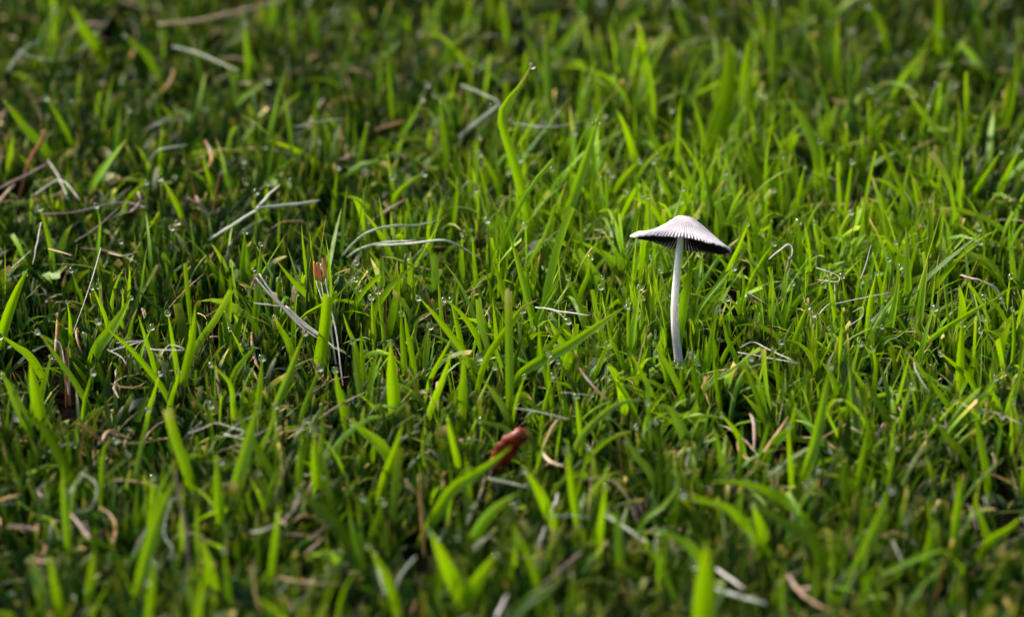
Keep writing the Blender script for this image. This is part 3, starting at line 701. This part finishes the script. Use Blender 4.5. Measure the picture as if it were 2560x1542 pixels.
straw([(100, 535), (190, 530), (300, 505), (370, 520)], 15, 9, M_MAUVE, label='greyish mauve straw on the dark left turf', group='mauve straws'); straw([(185, 605), (240, 570), (300, 515)], [10, 13, 16], 8, M_MAUVE, label='greyish mauve straw on the dark left turf', group='mauve straws')
straw([(270, 632), (310, 640), (345, 628)], 16, 7, M_TAN, label='short tan straw on the dark left turf', group='tan straws left'); straw([(120, 622), (150, 630), (180, 638)], 18, 8, M_TAN, label='short tan straw on the dark left turf', group='tan straws left')
def stub(pix, wpx, mat, label, group=None, h0=9.0, taper=0.45):
    return one('dry_stub', rise(pix, h0), wpx, mat, label, 'dry stub', group, taper, 0.45)
OS, OG = 'short orange-brown dry stub poking out of the turf', 'orange-brown stubs'
for px, wd in (([(966, 748), (966, 795)], 9), ([(1054, 695), (1064, 722), (1074, 752)], 14), ([(1107, 726), (1113, 765)], 10), ([(470, 421), (480, 455), (487, 495)], 15), ([(549, 436), (536, 500)], 13),
               ([(180, 420), (185, 480)], 8), ([(225, 1045), (215, 1075), (205, 1110)], 9), ([(245, 1015), (238, 1055)], 9), ([(1540, 1085), (1548, 1120)], 8), ([(525, 735), (528, 770)], 8), ([(2365, 1400), (2350, 1445)], 16),
               ([(1555, 1440), (1562, 1480)], 14), ([(1915, 790), (1925, 820)], 12), ([(1190, 530), (1195, 565)], 14), ([(1060, 310), (1050, 290)], 14), ([(2550, 1010), (2547, 1080)], 9), ([(1065, 1480), (1060, 1520)], 16)):
    stub(px, wd, M_RUST, OS, OG)
one('dry_stub', rise([(112, 325), (100, 362), (74, 405)], 9), 18, M_RUST, 'soft orange stalk with a rounded knob in the far left turf', 'dry stub', None, 1.1, 0.2)
one('dead_leaf', lay([(193, 1056), (245, 1095), (299, 1138)], [20, 16, 11]), 13, M_RUST, 'rusty dead blade slanting down through the near left turf', 'dead leaf', None, 0.8, 0, 0.3)
stub([(436, 1172), (450, 1250), (462, 1310), (468, 1380)], 22, M_TAN, 'tall tan dead stalk standing in the near turf', h0=7, taper=0.8)
t = empty('ochre_stub', on_z(1050, 1300, 0.006)); tag(t, 'forked ochre dry stub standing before the dark red leaf', 'dry stub')
strand(rise([(1049, 1188), (1052, 1250), (1057, 1312)], 7), 15, M_OCHRE, t, 'stalk'); strand(lay([(1014, 1198), (1028, 1218), (1045, 1238)], [17, 15, 13]), 12, M_OCHRE, t, 'side_shoot')
NS, NG = 'pale dry straw slanting through the soft near turf', 'pale straws in near turf'
for px, h, wd, m in (([(1511, 1287), (1565, 1320), (1620, 1358)], 15, 11, M_PALE), ([(1363, 1315), (1348, 1355), (1332, 1402)], [16, 12, 8], 11, M_WHITE), ([(1455, 1379), (1405, 1420), (1356, 1460)], 16, 11, M_MAUVE),
                     ([(1395, 1232), (1385, 1265), (1375, 1280)], 14, 11, M_WHITE), ([(1370, 1290), (1420, 1288), (1470, 1292)], 14, 8, M_PALE), ([(1240, 1545), (1255, 1510), (1270, 1480)], 14, 16, M_WHITE), ([(1218, 1194), (1270, 1206), (1325, 1218)], 13, 8, M_PALE),
                     ([(100, 1330), (80, 1320), (20, 1310)], 12, 9, M_MAUVE), ([(180, 1280), (230, 1268), (240, 1210), (200, 1180)], [12, 15, 19, 18], 7, M_PALE), ([(420, 1400), (432, 1370), (410, 1330), (430, 1240)], [10, 12, 14, 20], 6, M_PALE), ([(1790, 1420), (1825, 1445), (1860, 1470)], 14, 13, M_WHITE), ([(1790, 1470), (1850, 1490), (1920, 1510)], 14, 22, M_PALE),
                     ([(1940, 1460), (1970, 1440), (2010, 1420)], 14, 9, M_TAN), ([(2230, 1350), (2245, 1380), (2258, 1410)], 14, 8, M_PALE), ([(940, 1380), (950, 1440), (965, 1490)], 12, 9, M_PALE), ([(1040, 1390), (1000, 1440), (985, 1490)], [16, 11, 7], 14, M_PALE),
                     ([(770, 1350), (810, 1320), (840, 1300)], 12, 8, M_MAUVE), ([(400, 1270), (430, 1250), (460, 1240)], 16, 7, M_PALE)):
    straw(px, h, wd, m, NS, NG)
straw([(1886, 1358), (1878, 1400), (1886, 1445)], [20, 14, 8], 14, M_TAN, 'stout buff dry piece standing in a near dark hollow', None)
RS, RG = 'curled pinkish buff husk caught in the shaded right turf', 'curled husks on the right'
for px, h in (([(2206, 1098), (2222, 1125), (2232, 1165)], [18, 14, 10]), ([(2120, 1062), (2140, 1075), (2158, 1082)], 17), ([(2480, 1130), (2488, 1155), (2475, 1180)], 14), ([(2330, 1045), (2345, 1060), (2370, 1070)], 17), ([(2455, 1023), (2500, 1035), (2555, 1060)], 18), ([(2420, 1260), (2435, 1290), (2445, 1330)], 13), ([(2318, 1155), (2325, 1190), (2322, 1215)], 12), ([(2405, 1010), (2440, 1025), (2480, 1030)], 18), ([(2270, 1170), (2300, 1160), (2318, 1150)], 14)):
    straw(px, h, 7, M_MAUVE if random.random() < .5 else M_TAN, RS, RG, 'dry_husk', 0.4)
h = empty('withered_husk', on_z(641, 700, 0.02)); tag(h, 'drooping mauve brown husk hanging at the head of white straws', 'husk')
for a, c in (((632, 712), (627, 732)), ((640, 715), (641, 738)), ((650, 708), (655, 728))):
    strand(lay([(642, 686), a, c], [33, 29, 26]), 11, M_MAUVE, h, 'lobe', 0.3)
h = empty('withered_husk', on_z(2440, 720, 0.02)); tag(h, 'mauve seed husk with a limp grey leaf on the right turf', 'husk')
strand(lay([(2400, 688), (2430, 696), (2460, 704)], 22), 11, M_MAUVE, h, 'husk_body', 0.5); strand(lay([(2460, 704), (2490, 722), (2505, 750), (2516, 778)], [22, 20, 17, 13]), 11, M_PALE, h, 'leaf', 0.6)
h = empty('withered_husk', on_z(1875, 740, 0.02)); tag(h, 'ragged buff husk on a white thread right of the mushroom', 'husk')
strand(lay([(1865, 730), (1885, 740), (1912, 757)], 22), 4, M_WHITE, h, 'thread'); strand(lay([(1870, 735), (1885, 755), (1898, 765)], [22, 19, 17]), 9, M_TAN, h, 'lobe', .3); strand(lay([(1868, 732), (1872, 760), (1870, 785)], [22, 18, 14]), 6, M_TAN, h, 'lobe', .3); strand(lay([(1875, 742), (1890, 780), (1892, 835)], [21, 16, 8]), 5, M_OCHRE, h, 'thread', .6)
h = empty('withered_husk', on_z(1370, 1150, 0.015)); tag(h, 'torn buff husk lying to the right of the red leaf', 'husk')
strand(lay([(1355, 1130), (1375, 1152), (1413, 1166)], 14), 13, M_TAN, h, 'husk_body', .5)
h = empty('withered_husk', on_z(160, 870, 0.012)); tag(h, 'brown frayed stub with curled white strips in left turf', 'husk')
for px, m in (([(155, 865), (153, 890), (160, 925)], M_RUST), ([(137, 850), (150, 858), (158, 895)], M_WHITE), ([(173, 855), (170, 880), (172, 925)], M_TAN), ([(165, 870), (166, 900), (165, 930)], M_RUST)):
    strand(rise(px, 8), 7, m, h, 'strip', .5)
h = empty('withered_husk', on_z(215, 1320, 0.012)); tag(h, 'crossed mauve and buff husk over a near black hollow', 'husk')
strand(lay([(178, 1285), (200, 1310), (225, 1345)], 14), 13, M_MAUVE, h, 'lobe', .5); strand(lay([(212, 1305), (220, 1325), (228, 1350)], [17, 15, 13]), 13, M_TAN, h, 'lobe', .4); strand(lay([(105, 1240), (95, 1225), (115, 1205)], 15), 8, M_MAUVE, h, 'lobe', .5)
h = empty('withered_husk', on_z(700, 1310, 0.012)); tag(h, 'knotted buff husk tangle at a grass joint in near turf', 'husk')
for px in ([(625, 1330), (660, 1325), (705, 1300)], [(695, 1310), (730, 1280), (745, 1240)], [(690, 1285), (700, 1300), (715, 1310)], [(750, 1260), (745, 1245), (740, 1225)]):
    strand(lay(px, [13, 16, 18]), 9, random.choice([M_TAN, M_MAUVE, M_PALE]), h, 'lobe', .6)
h = empty('withered_husk', on_z(1230, 1200, 0.012)); tag(h, 'small splayed brown husk under the slanting bright blade', 'husk')
for px in ([(1212, 1190), (1206, 1220), (1195, 1250)], [(1222, 1190), (1238, 1210), (1246, 1232)], [(1226, 1192), (1245, 1205), (1258, 1216)], [(1230, 1175), (1226, 1185), (1222, 1195)]):
    strand(lay(px, [13, 10, 8]), 8, M_MAUVE if px[0][0] > 1215 else M_TAN, h, 'lobe', .5)
h = empty('withered_husk', on_z(520, 470, 0.012)); tag(h, 'ragged buff husk beneath the orange stubs of the left turf', 'husk')
for px in ([(490, 490), (500, 510), (515, 530)], [(470, 495), (490, 505), (505, 500)], [(345, 480), (355, 500), (370, 515)], [(350, 505), (340, 520), (325, 530)]):
    strand(lay(px, [16, 14, 11]), 12, random.choice([M_MAUVE, M_TAN]), h, 'lobe', .6)
YS, YG = 'small ragged yellow-ochre leaf scrap between green blades', 'yellow leaf scraps'
for (px, py) in [(1055, 930), (1062, 985), (1075, 1000), (1178, 985), (800, 945), (815, 950), (1375, 1045), (1362, 1088), (1145, 1030), (2395, 735), (505, 790), (1950, 755), (1575, 955), (1365, 825), (1885, 815), (1960, 575)]:
    a = random.uniform(0.6, 2.5); L = random.uniform(18, 30)
    o, C = one('leaf_scrap', lay([(px - L * math.cos(a) / 2, py - L * math.sin(a) / 2), (px + 3, py - 2), (px + L * math.cos(a) / 2, py + L * math.sin(a) / 2)], [12, 14, 16]), 7, M_OCHRE, YS, 'leaf scrap', YG, 0.35, 0, 0.3)

# ------------------------------------------------------------------ red leaf
def build_red_leaf():
    pix = [(1232, 1180), (1252, 1150), (1268, 1125), (1288, 1098), (1308, 1085), (1332, 1089)]
    P = lay(pix, [4, 7, 10, 13.5, 15, 14])
    C = catmull(P, 26); T = np.gradient(C, axis=0); T /= np.linalg.norm(T, axis=1)[:, None]
    n = 26; V = []
    prof = np.interp(np.linspace(0, 1, n), [0, .15, .4, .7, .85, .95, 1], [.35, .9, 1.0, .75, .62, .45, .1])
    us = np.linspace(-1, 1, 9)
    for side in (1, -1):
        for i in range(n):
            f = np.array([0.25, -0.8, 0.5]); f = f - T[i] * (f @ T[i]); f /= np.linalg.norm(f); s = np.cross(T[i], f)
            for u in us:
                hw = 0.0021 * prof[i] * (1 + 0.35 * mnoise.noise(Vector((i * 0.55, (1 if u > 0 else -1) * 3.0, 7.7))))
                bend = -0.35 * hw * u * u + 0.0005 * mnoise.noise(Vector((i * 0.3, u * 2, 2.2)))
                V.append(C[i] + s * u * hw + f * (bend + side * 0.00008))
    a = np.arange(n * 9).reshape(n, 9); F = np.stack([a[:-1, :-1], a[:-1, 1:], a[1:, 1:], a[1:, :-1]], -1).reshape(-1, 4)
    F = np.vstack([F, F[:, ::-1] + n * 9])
    rimi = np.concatenate([a[0, :], a[1:, -1], a[-1, -2::-1], a[-2:0:-1, 0]])
    nx = np.roll(rimi, -1); F = np.vstack([F, np.stack([nx, rimi, rimi + n * 9, nx + n * 9], -1)])
    o = link('dead_leaf', np_mesh('dead_leaf', np.array(V), F), M_RED)
    tag(o, 'curled dark red-brown dead leaf tucked among the blades', 'dead leaf')
    protect(C, 34, 0.05)
    st, _ = tube([C[0] + np.array([0, 0, .0004]), C[0] + np.array([-0.0012, 0.001, -0.002]), C[0] + np.array([-.0018, .001, -.0055])], 0.0004, 0.00025, n=8)
    link('leaf_stalk', st, M_MAUVE, o)
build_red_leaf()

# ------------------------------------------------------------------ the turf
def turf(N, xr, yr, K, seg_view):
    """random leaves in tufts; returns arrays of vertices (N, K+1, 3, 3) and tints"""
    nt = max(1, int(N / 8))
    cx = rng.uniform(*xr, nt); cyy = rng.uniform(*yr, nt)
    # tufts thin out where the lawn opens into dark gaps
    f = np.array([0.7 * mnoise.noise(Vector((x * 42, y * 30, 9.0))) + 0.8 * mnoise.noise(Vector((x * 105, y * 75, 3.0))) for x, y in zip(cx, cyy)])
    thin = np.clip(0.12 + 0.25 * np.clip((-cx - 0.04) / 0.09, 0, 1) + 0.12 * np.clip((-cyy - 0.02) / 0.1, 0, 1), 0, 0.5)
    keep = f > (-0.42 + 0.30 * thin)
    cx, cyy, f, thin = cx[keep], cyy[keep], f[keep], thin[keep]
    who = rng.integers(0, len(cx), int(N))
    n = len(who)
    off = rng.normal(0, 0.0021, (n, 2))
    bx, by = cx[who] + off[:, 0], cyy[who] + off[:, 1]
    outd = np.arctan2(off[:, 1], off[:, 0])
    az = outd + rng.normal(0, 0.9, n)
    size = np.clip(1.02 + 0.55 * f[who] - 0.5 * thin[who], 0.42, 1.4)
    # patches of tall leaves between low ones coloured dark to imitate deep shade; the lawn is thickest round the mushroom
    f3 = np.array([mnoise.noise(Vector((x * 62, y * 40, 21.0))) for x, y in zip(bx, by)])
    lush_vignette = np.exp(-(((bx - 0.015) / 0.075) ** 2 + ((by - 0.03) / 0.085) ** 2))
    tall = rng.random(n) < np.clip(0.0 + 0.30 * f3 + 0.52 * lush_vignette, 0.015, 0.8)
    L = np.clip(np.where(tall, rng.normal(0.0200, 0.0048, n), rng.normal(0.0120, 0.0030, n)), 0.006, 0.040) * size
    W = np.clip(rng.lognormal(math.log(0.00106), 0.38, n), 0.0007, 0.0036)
    hue = np.clip(np.where(tall, rng.normal(0.62, 0.28, n), rng.normal(0.10, 0.12, n)) + 0.1 * f[who] + 0.22 * lush_vignette - 0.10, 0, 1)  # low leaves near black as painted shade; outward darkening imitates a vignette
    dry = np.where(rng.random(n) < 0.018 + 0.04 * thin[who], rng.uniform(0.75, 1.0, n), np.where(rng.random(n) < 0.24, rng.uniform(0.15, 0.42, n), rng.uniform(0, 0.08, n)))
    W = np.where(dry > 0.5, W * 0.5, W); L = np.where(dry > 0.5, L * 0.75, L)
    lean0 = np.abs(rng.normal(0.18, 0.36, n)); bend = rng.normal(0.25, 0.65, n) + (rng.random(n) < 0.12) * rng.uniform(0.9, 1.9, n)
    t = np.linspace(0, 1, K + 1)
    a = lean0[:, None] + bend[:, None] * t[None] ** 1.4
    a = np.clip(a, -1.2, 2.3)
    ds = L[:, None] / K
    am = 0.5 * (a[:, 1:] + a[:, :-1])
    hx = np.concatenate([np.zeros((n, 1)), np.cumsum(np.sin(am) * ds, 1)], 1)
    hz = np.concatenate([np.zeros((n, 1)), np.cumsum(np.cos(am) * ds, 1)], 1)
    ca, sa = np.cos(az)[:, None], np.sin(az)[:, None]
    kick = rng.normal(0, 0.0010, (n, 1)) * (t[None] ** 2)
    C = np.stack([bx[:, None] + hx * ca - sa * kick, by[:, None] + hx * sa + ca * kick, hz - 0.002], -1)
    blunt = rng.random(n) < 0.10
    prof = (0.65 + 0.35 * np.clip(t / 0.35, 0, 1))[None] * np.where(blunt[:, None], (1 - 0.15 * t)[None], np.clip(1 - np.clip((t - 0.4) / 0.6, 0, 1) ** 2.0, 0.03, 1)[None])
    psi = rng.uniform(0, math.pi, n)[:, None] + rng.normal(0, 0.9, n)[:, None] * t[None]
    T = np.stack([np.sin(a) * ca, np.sin(a) * sa, np.cos(a)], -1)
    s0 = np.stack([-sa + 0 * a, ca + 0 * a, 0 * a], -1); f0 = np.cross(T, s0)
    S = s0 * np.cos(psi)[..., None] + f0 * np.sin(psi)[..., None]; Fc = np.cross(T, S)
    hw = (W[:, None] * 0.5 * prof)[..., None]
    fold = rng.uniform(0.1, 0.55, n)[:, None, None]
    V = np.stack([C - S * hw, C + Fc * hw * fold, C + S * hw], 2)
    tip = np.where(rng.random(n) < 0.36, rng.uniform(0.3, 1.0, n), rng.uniform(0.0, 0.25, n))
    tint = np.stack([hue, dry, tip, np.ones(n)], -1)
    return V, C, tint, W, L, blunt
def culled(C, W):
    """leaves that would overgrow something that stands out"""
    n, k, _ = C.shape
    x, y, d = project(C.reshape(-1, 3))
    bad = np.zeros(n * k, bool)
    for dx in (-0.5, 0.5):
        xi = ((x + dx * np.repeat(W, k) * PXM) // CELL).astype(int); yi = (y // CELL).astype(int)
        ok = (xi >= 0) & (xi < MASK.shape[1]) & (yi >= 0) & (yi < MASK.shape[0])
        m = np.zeros(n * k); m[ok] = MASK[yi[ok], xi[ok]]
        bad |= (m > 0) & (d < m)
    return bad.reshape(n, k).sum(1) > 0
def build_turf():
    K = 7
    V, C, tint, W, L, bl = turf(50000, (-0.16, 0.10), (-0.19, 0.27), K, True)
    # never through the stem
    hit = (np.hypot(C[..., 0] + 0.0006, C[..., 1]) < 0.0016).any(1)
    def shorten(sel, k):
        root = C[sel][:, :1] * np.array([1, 1, 0]) + np.array([0, 0, -0.002])
        C[sel] = root + (C[sel] - root) * k; V[sel] = root[:, :, None] + (V[sel] - root[:, :, None]) * (np.array([1, 1, 1]) * k)
    for k in (0.75, 0.75, 0.72, 0.7, 0.65):                              # low leaves keep the soil covered there
        fine = np.concatenate([C, 0.5 * (C[:, 1:] + C[:, :-1])], 1)
        shorten(np.where(culled(fine, W))[0], k)
    fine = np.concatenate([C, 0.5 * (C[:, 1:] + C[:, :-1])], 1)
    good = ~culled(fine, W) & ~hit
    V, C, tint, W, L, bl = V[good], C[good], tint[good], W[good], L[good], bl[good]
    # the leaves showing largest stand as objects of their own
    x, y, d = project(C[:, -1]); xm, ym, _ = project(C[:, 3])
    inside = (x > 20) & (x < PW - 20) & (y > 20) & (y < PH - 20) & (ym < PH) & (tint[:, 1] < 0.5)
    score = np.where(inside, W * C[:, -1, 2], 0)
    pick = np.argsort(-score)[:80]
    i = np.arange((K + 1) * 3).reshape(K + 1, 3)
    F1 = np.stack([i[:-1, :-1], i[:-1, 1:], i[1:, 1:], i[1:, :-1]], -1).reshape(-1, 4)
    uv1 = np.stack([np.tile([0, .5, 1], K + 1), np.repeat(np.linspace(0, 1, K + 1), 3)], -1)
    for p in pick:
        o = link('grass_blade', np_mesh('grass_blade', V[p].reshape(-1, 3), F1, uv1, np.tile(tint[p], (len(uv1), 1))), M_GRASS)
        k = 'y' if tint[p, 2] > 0.45 else ('p' if tint[p, 1] > 0.15 else ('b' if tint[p, 0] > 0.8 else ('d' if tint[p, 0] < 0.4 else 'g')))
        tag(o, KIND[k][0], 'grass blade', KIND[k][1])
    rest = np.ones(len(V), bool); rest[pick] = False
    cand = np.where((~bl) & inside & (C[:, -1, 2] > 0.012))[0]
    for p in rng.choice(cand, 300, replace=False): TIPS.append((C[p, -2], C[p, -1], False))
    def template(K):
        i = np.arange((K + 1) * 3).reshape(K + 1, 3)
        return (np.stack([i[:-1, :-1], i[:-1, 1:], i[1:, 1:], i[1:, :-1]], -1).reshape(-1, 4),
                np.stack([np.tile([0, .5, 1], K + 1), np.repeat(np.linspace(0, 1, K + 1), 3)], -1))
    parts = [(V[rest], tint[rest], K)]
    # the lawn goes on round the picture
    for x0, x1, y0, y1 in ((-0.40, -0.16, -0.19, 0.27), (0.10, 0.40, -0.19, 0.27), (-0.40, 0.40, 0.27, 0.48), (-0.40, 0.40, -0.40, -0.19)):
        a, b, c, ww, _, _ = turf(int((x1 - x0) * (y1 - y0) * 1e4 * 13), (x0, x1), (y0, y1), 4, False)
        g = ~culled(b, ww); parts.append((a[g], c[g], 4))
    vv, ff, uu, tt, off = [], [], [], [], 0
    for a, c, kk in parts:
        F0, U0 = template(kk); n, nv = len(a), (kk + 1) * 3
        vv.append(a.reshape(-1, 3)); ff.append((F0[None] + (np.arange(n) * nv)[:, None, None]).reshape(-1, 4) + off)
        uu.append(np.tile(U0, (n, 1))); tt.append(np.repeat(c, nv, 0)); off += n * nv
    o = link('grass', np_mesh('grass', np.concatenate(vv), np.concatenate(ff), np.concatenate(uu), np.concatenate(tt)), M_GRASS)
    tag(o, 'dense green lawn grass filling the ground all round the mushroom', 'grass', kind='stuff')
    return C, tint
TC, TT = build_turf()

def build_thatch():
    """dead clippings and fine threads low in the turf"""
    groups = []
    for N, mat, wr, zr, lr, nm, lb in ((800, None, (0.0003, 0.0010), (0.0, 0.010), (0.006, 0.016), 'thatch', 'dead straw clippings and thatch lying low between the grass roots'),
                                        (60, M_PALE, (0.00012, 0.0003), (0.010, 0.020), (0.006, 0.016), 'straw_threads', 'fine bleached straw threads scattered through the turf')):
        K = 4
        c = np.stack([rng.uniform(-0.2, 0.14, N), rng.uniform(-0.2, 0.28, N), rng.uniform(*zr, N)], -1)
        az = rng.uniform(0, 2 * math.pi, N); pit = rng.normal(0, 0.35, N)
        d = np.stack([np.cos(az) * np.cos(pit), np.sin(az) * np.cos(pit), np.sin(pit)], -1)
        L = rng.uniform(*lr, N); t = np.linspace(-0.5, 0.5, K + 1)
        up = np.array([0, 0, 1.0])
        side = np.cross(d, up); side /= np.linalg.norm(side, axis=1)[:, None]
        P = c[:, None] + d[:, None] * (L[:, None] * t)[..., None] + side[:, None] * (rng.normal(0, .15, N)[:, None] * L[:, None] * (4 * t ** 2))[..., None] - up * (rng.uniform(-.1, .25, N)[:, None] * L[:, None] * 4 * t ** 2)[..., None]
        W = rng.uniform(*wr, N)
        g = ~culled(P, W) & (np.hypot(P[..., 0], P[..., 1]).min(1) > 0.03); P, W, side, d = P[g], W[g], side[g], d[g]; n = len(P)
        nrm = np.cross(side, d)
        prof = np.array([.5, 1, 1, .9, .4])[None, :, None]
        hw = (W * .5)[:, None, None] * prof
        ring = np.stack([P - side[:, None] * hw, P + nrm[:, None] * hw * .5, P + side[:, None] * hw, P - nrm[:, None] * hw * .5], 2)
        i = np.arange((K + 1) * 4).reshape(K + 1, 4); j = np.roll(i, -1, 1)
        F1 = np.stack([i[:-1], j[:-1], j[1:], i[1:]], -1).reshape(-1, 4)
        nv = (K + 1) * 4
        F = (F1[None] + (np.arange(n) * nv)[:, None, None]).reshape(-1, 4)
        tint = np.stack([rng.random(n), np.ones(n), np.zeros(n), np.ones(n)], -1)
        uv = np.tile(np.stack([np.tile([0, .5, 1, .5], K + 1), np.repeat(np.linspace(0, 1, K + 1), 4)], -1), (n, 1))
        o = link(nm, np_mesh(nm, ring.reshape(-1, 3), F, uv, np.repeat(tint, nv, 0)), mat or M_GRASS)
        tag(o, lb, 'thatch' if nm == 'thatch' else 'straw', kind='stuff')
build_thatch()

# ------------------------------------------------------------------ dew
def drop_mesh():
    bm = bmesh.new(); bmesh.ops.create_icosphere(bm, subdivisions=3, radius=1.0)
    for v in bm.verts:
        if v.co.z > 0: v.co.z *= 1.08; 
        v.co.x *= 0.97
    for f in bm.faces: f.smooth = True
    me = bpy.data.meshes.new('dew_drop'); bm.to_mesh(me); bm.free(); me.materials.append(M_WATER)
    return me
def build_dew():
    me = drop_mesh()
    def put(p, r, label=None):
        o = bpy.data.objects.new('dew_drop', me); col.objects.link(o); o.location = p
        o.scale = (r, r, r * random.uniform(0.95, 1.1)); o.rotation_euler = (0, 0, random.uniform(0, 6))
        tag(o, label or 'round clear dew drop clinging to a grass blade', 'dew drop', None if label else 'dew drops on the grass')
    for p0, p1, force in TIPS:
        if not force and random.random() < 0.3: continue
        r = random.uniform(0.00040, 0.00074) if not force else 0.00060
        x, y, d = project(np.array(p1)[None])
        if not (0 < x[0] < PW and 0 < y[0] < PH): continue
        if force or random.random() < 0.6: q = np.array(p1) + np.array([0, -0.5, -0.45]) * r
        else: q = np.array(p0) + np.array([0, -0.8, 0.2]) * r
        put(q, r)
    # drops seen lower on leaves and between them
    q = on_z(1198, 893, 0.0185); put(q, 0.00075, 'largest dew drop, caught at the foot of the twisted tan-tipped blade')
    # a fine mist of droplets along the leaf edges
    pick = rng.choice(len(TC), 1500); bm = bmesh.new()
    tmp = bmesh.new(); bmesh.ops.create_icosphere(tmp, subdivisions=2, radius=1.0); tv = np.array([v.co[:] for v in tmp.verts]); tf = np.array([[v.index for v in f.verts] for f in tmp.faces]); tmp.free(); bm.free()
    k = rng.integers(3, 7, 1500); fr = rng.random(1500)[:, None]
    pos = TC[pick, k] * (1 - fr) + TC[pick, k + 1 if False else np.minimum(k + 1, TC.shape[1] - 1)] * fr
    pos = pos + rng.normal(0, 0.00022, pos.shape)
    rad = rng.uniform(0.00006, 0.00017, 1500)
    Vv = (pos[:, None] + tv[None] * rad[:, None, None]).reshape(-1, 3)
    Ff = (tf[None] + (np.arange(1500) * len(tv))[:, None, None]).reshape(-1, 3)
    tag(link('dew', np_mesh('dew', Vv, Ff), M_WATER), 'fine mist of tiny dew droplets on the grass', 'dew', kind='stuff')
build_dew()

# ------------------------------------------------------------------ labels: tell look-alikes apart by what they stand beside
def relabel():
    marks = [('the mushroom foot', on_z(1698, 912, 0)), ('the red-brown dead leaf', on_z(1280, 1130, 0.012)), ('the bleached straw bundle', on_z(740, 800, 0.02)),
             ('the thick forked pale straw', on_z(641, 524, 0.02)), ('the arched grey-green straws', on_z(1000, 610, 0.015)), ('the forked ochre stub', on_z(1050, 1260, 0.01)),
             ('the tall tan dead stalk', on_z(460, 1300, 0.01)), ('the mauve-ended bent straw', on_z(1965, 650, 0.02)), ('the mauve seed husk', on_z(2440, 710, 0.02)),
             ('the very broad coarse blade', on_z(1795, 380, 0.0)), ('the snapped folded blade', on_z(1320, 560, 0.005)), ('the long tan straw', on_z(540, 40, 0.02)),
             ('the soft orange stalk', on_z(90, 390, 0.01)), ('the torn tan-ended broad blade', on_z(1274, 980, 0)), ('the kinked white hook straw', on_z(2145, 790, 0.018)),
             ('the stout buff dry piece', on_z(1884, 1420, 0.012)), ('the frayed brown stub', on_z(160, 890, 0.01)), ('the rusty slanting dead leaf', on_z(250, 1100, 0.016)),
             ('the curled husks', on_z(2400, 1180, 0.01)), ('the level white forked straw', on_z(1400, 780, 0.02)), ('the yellow-tipped far blade', on_z(2320, 310, 0.01)),
             ('the crossed mauve husk', on_z(215, 1320, 0.012)), ('the dead grey leaf', on_z(1200, 300, 0.015))]
    for o in list(col.objects):
        g = o.get('group')
        if not g or g == 'single blades of note' or o.parent: continue
        if o.type == 'MESH' and o.location.length < 1e-9:
            vs = np.empty(len(o.data.vertices) * 3, np.float32); o.data.vertices.foreach_get('co', vs); vs = vs.reshape(-1, 3)
            p = Vector(vs.mean(0)); top = vs[vs[:, 2].argmax()]; low = vs[vs[:, 2].argmin()]
            run, hi = math.hypot(*(top - low)[:2]), top[2] - low[2]
            form = 'upright ' if run < 0.28 * hi else ('slanting ' if run < 0.9 * hi else 'bowed ')
        else: p = o.location.copy(); form = ''
        m = min(marks, key=lambda a: (Vector(a[1]) - p).length)
        d = math.hypot(m[1].x - p.x, m[1].y - p.y)
        rel = 'close to' if d < 0.014 else ('near' if d < 0.03 else 'some way from')
        l = o['label']
        if o['category'] == 'grass blade':
            l = l.replace('upright ', '').replace(' standing clear of the turf', '').replace(' with a pointed tip', '')
            l = form + l.replace('a yellowed', 'yellowed').replace('a withered', 'withered')
        elif o['category'] == 'dew drop': l = 'small dew drop on a blade' if o.scale.x < 0.00056 else 'plump dew drop on a blade'
        elif o['category'] == 'straw':
            for a in (' lying across the grass blades', ' lying level among the far blades', ' slanting through the soft near turf', ' on the dark left turf', ' caught in the shaded right turf'): l = l.replace(a, '')
        else: l = l.replace(' poking out of the turf', '').replace(' between green blades', '')
        o['label'] = l + ' ' + rel + ' ' + m[0]
for o in col.objects:
    if o.get('group') == 'single blades of note': del o['group']
    pass
relabel()
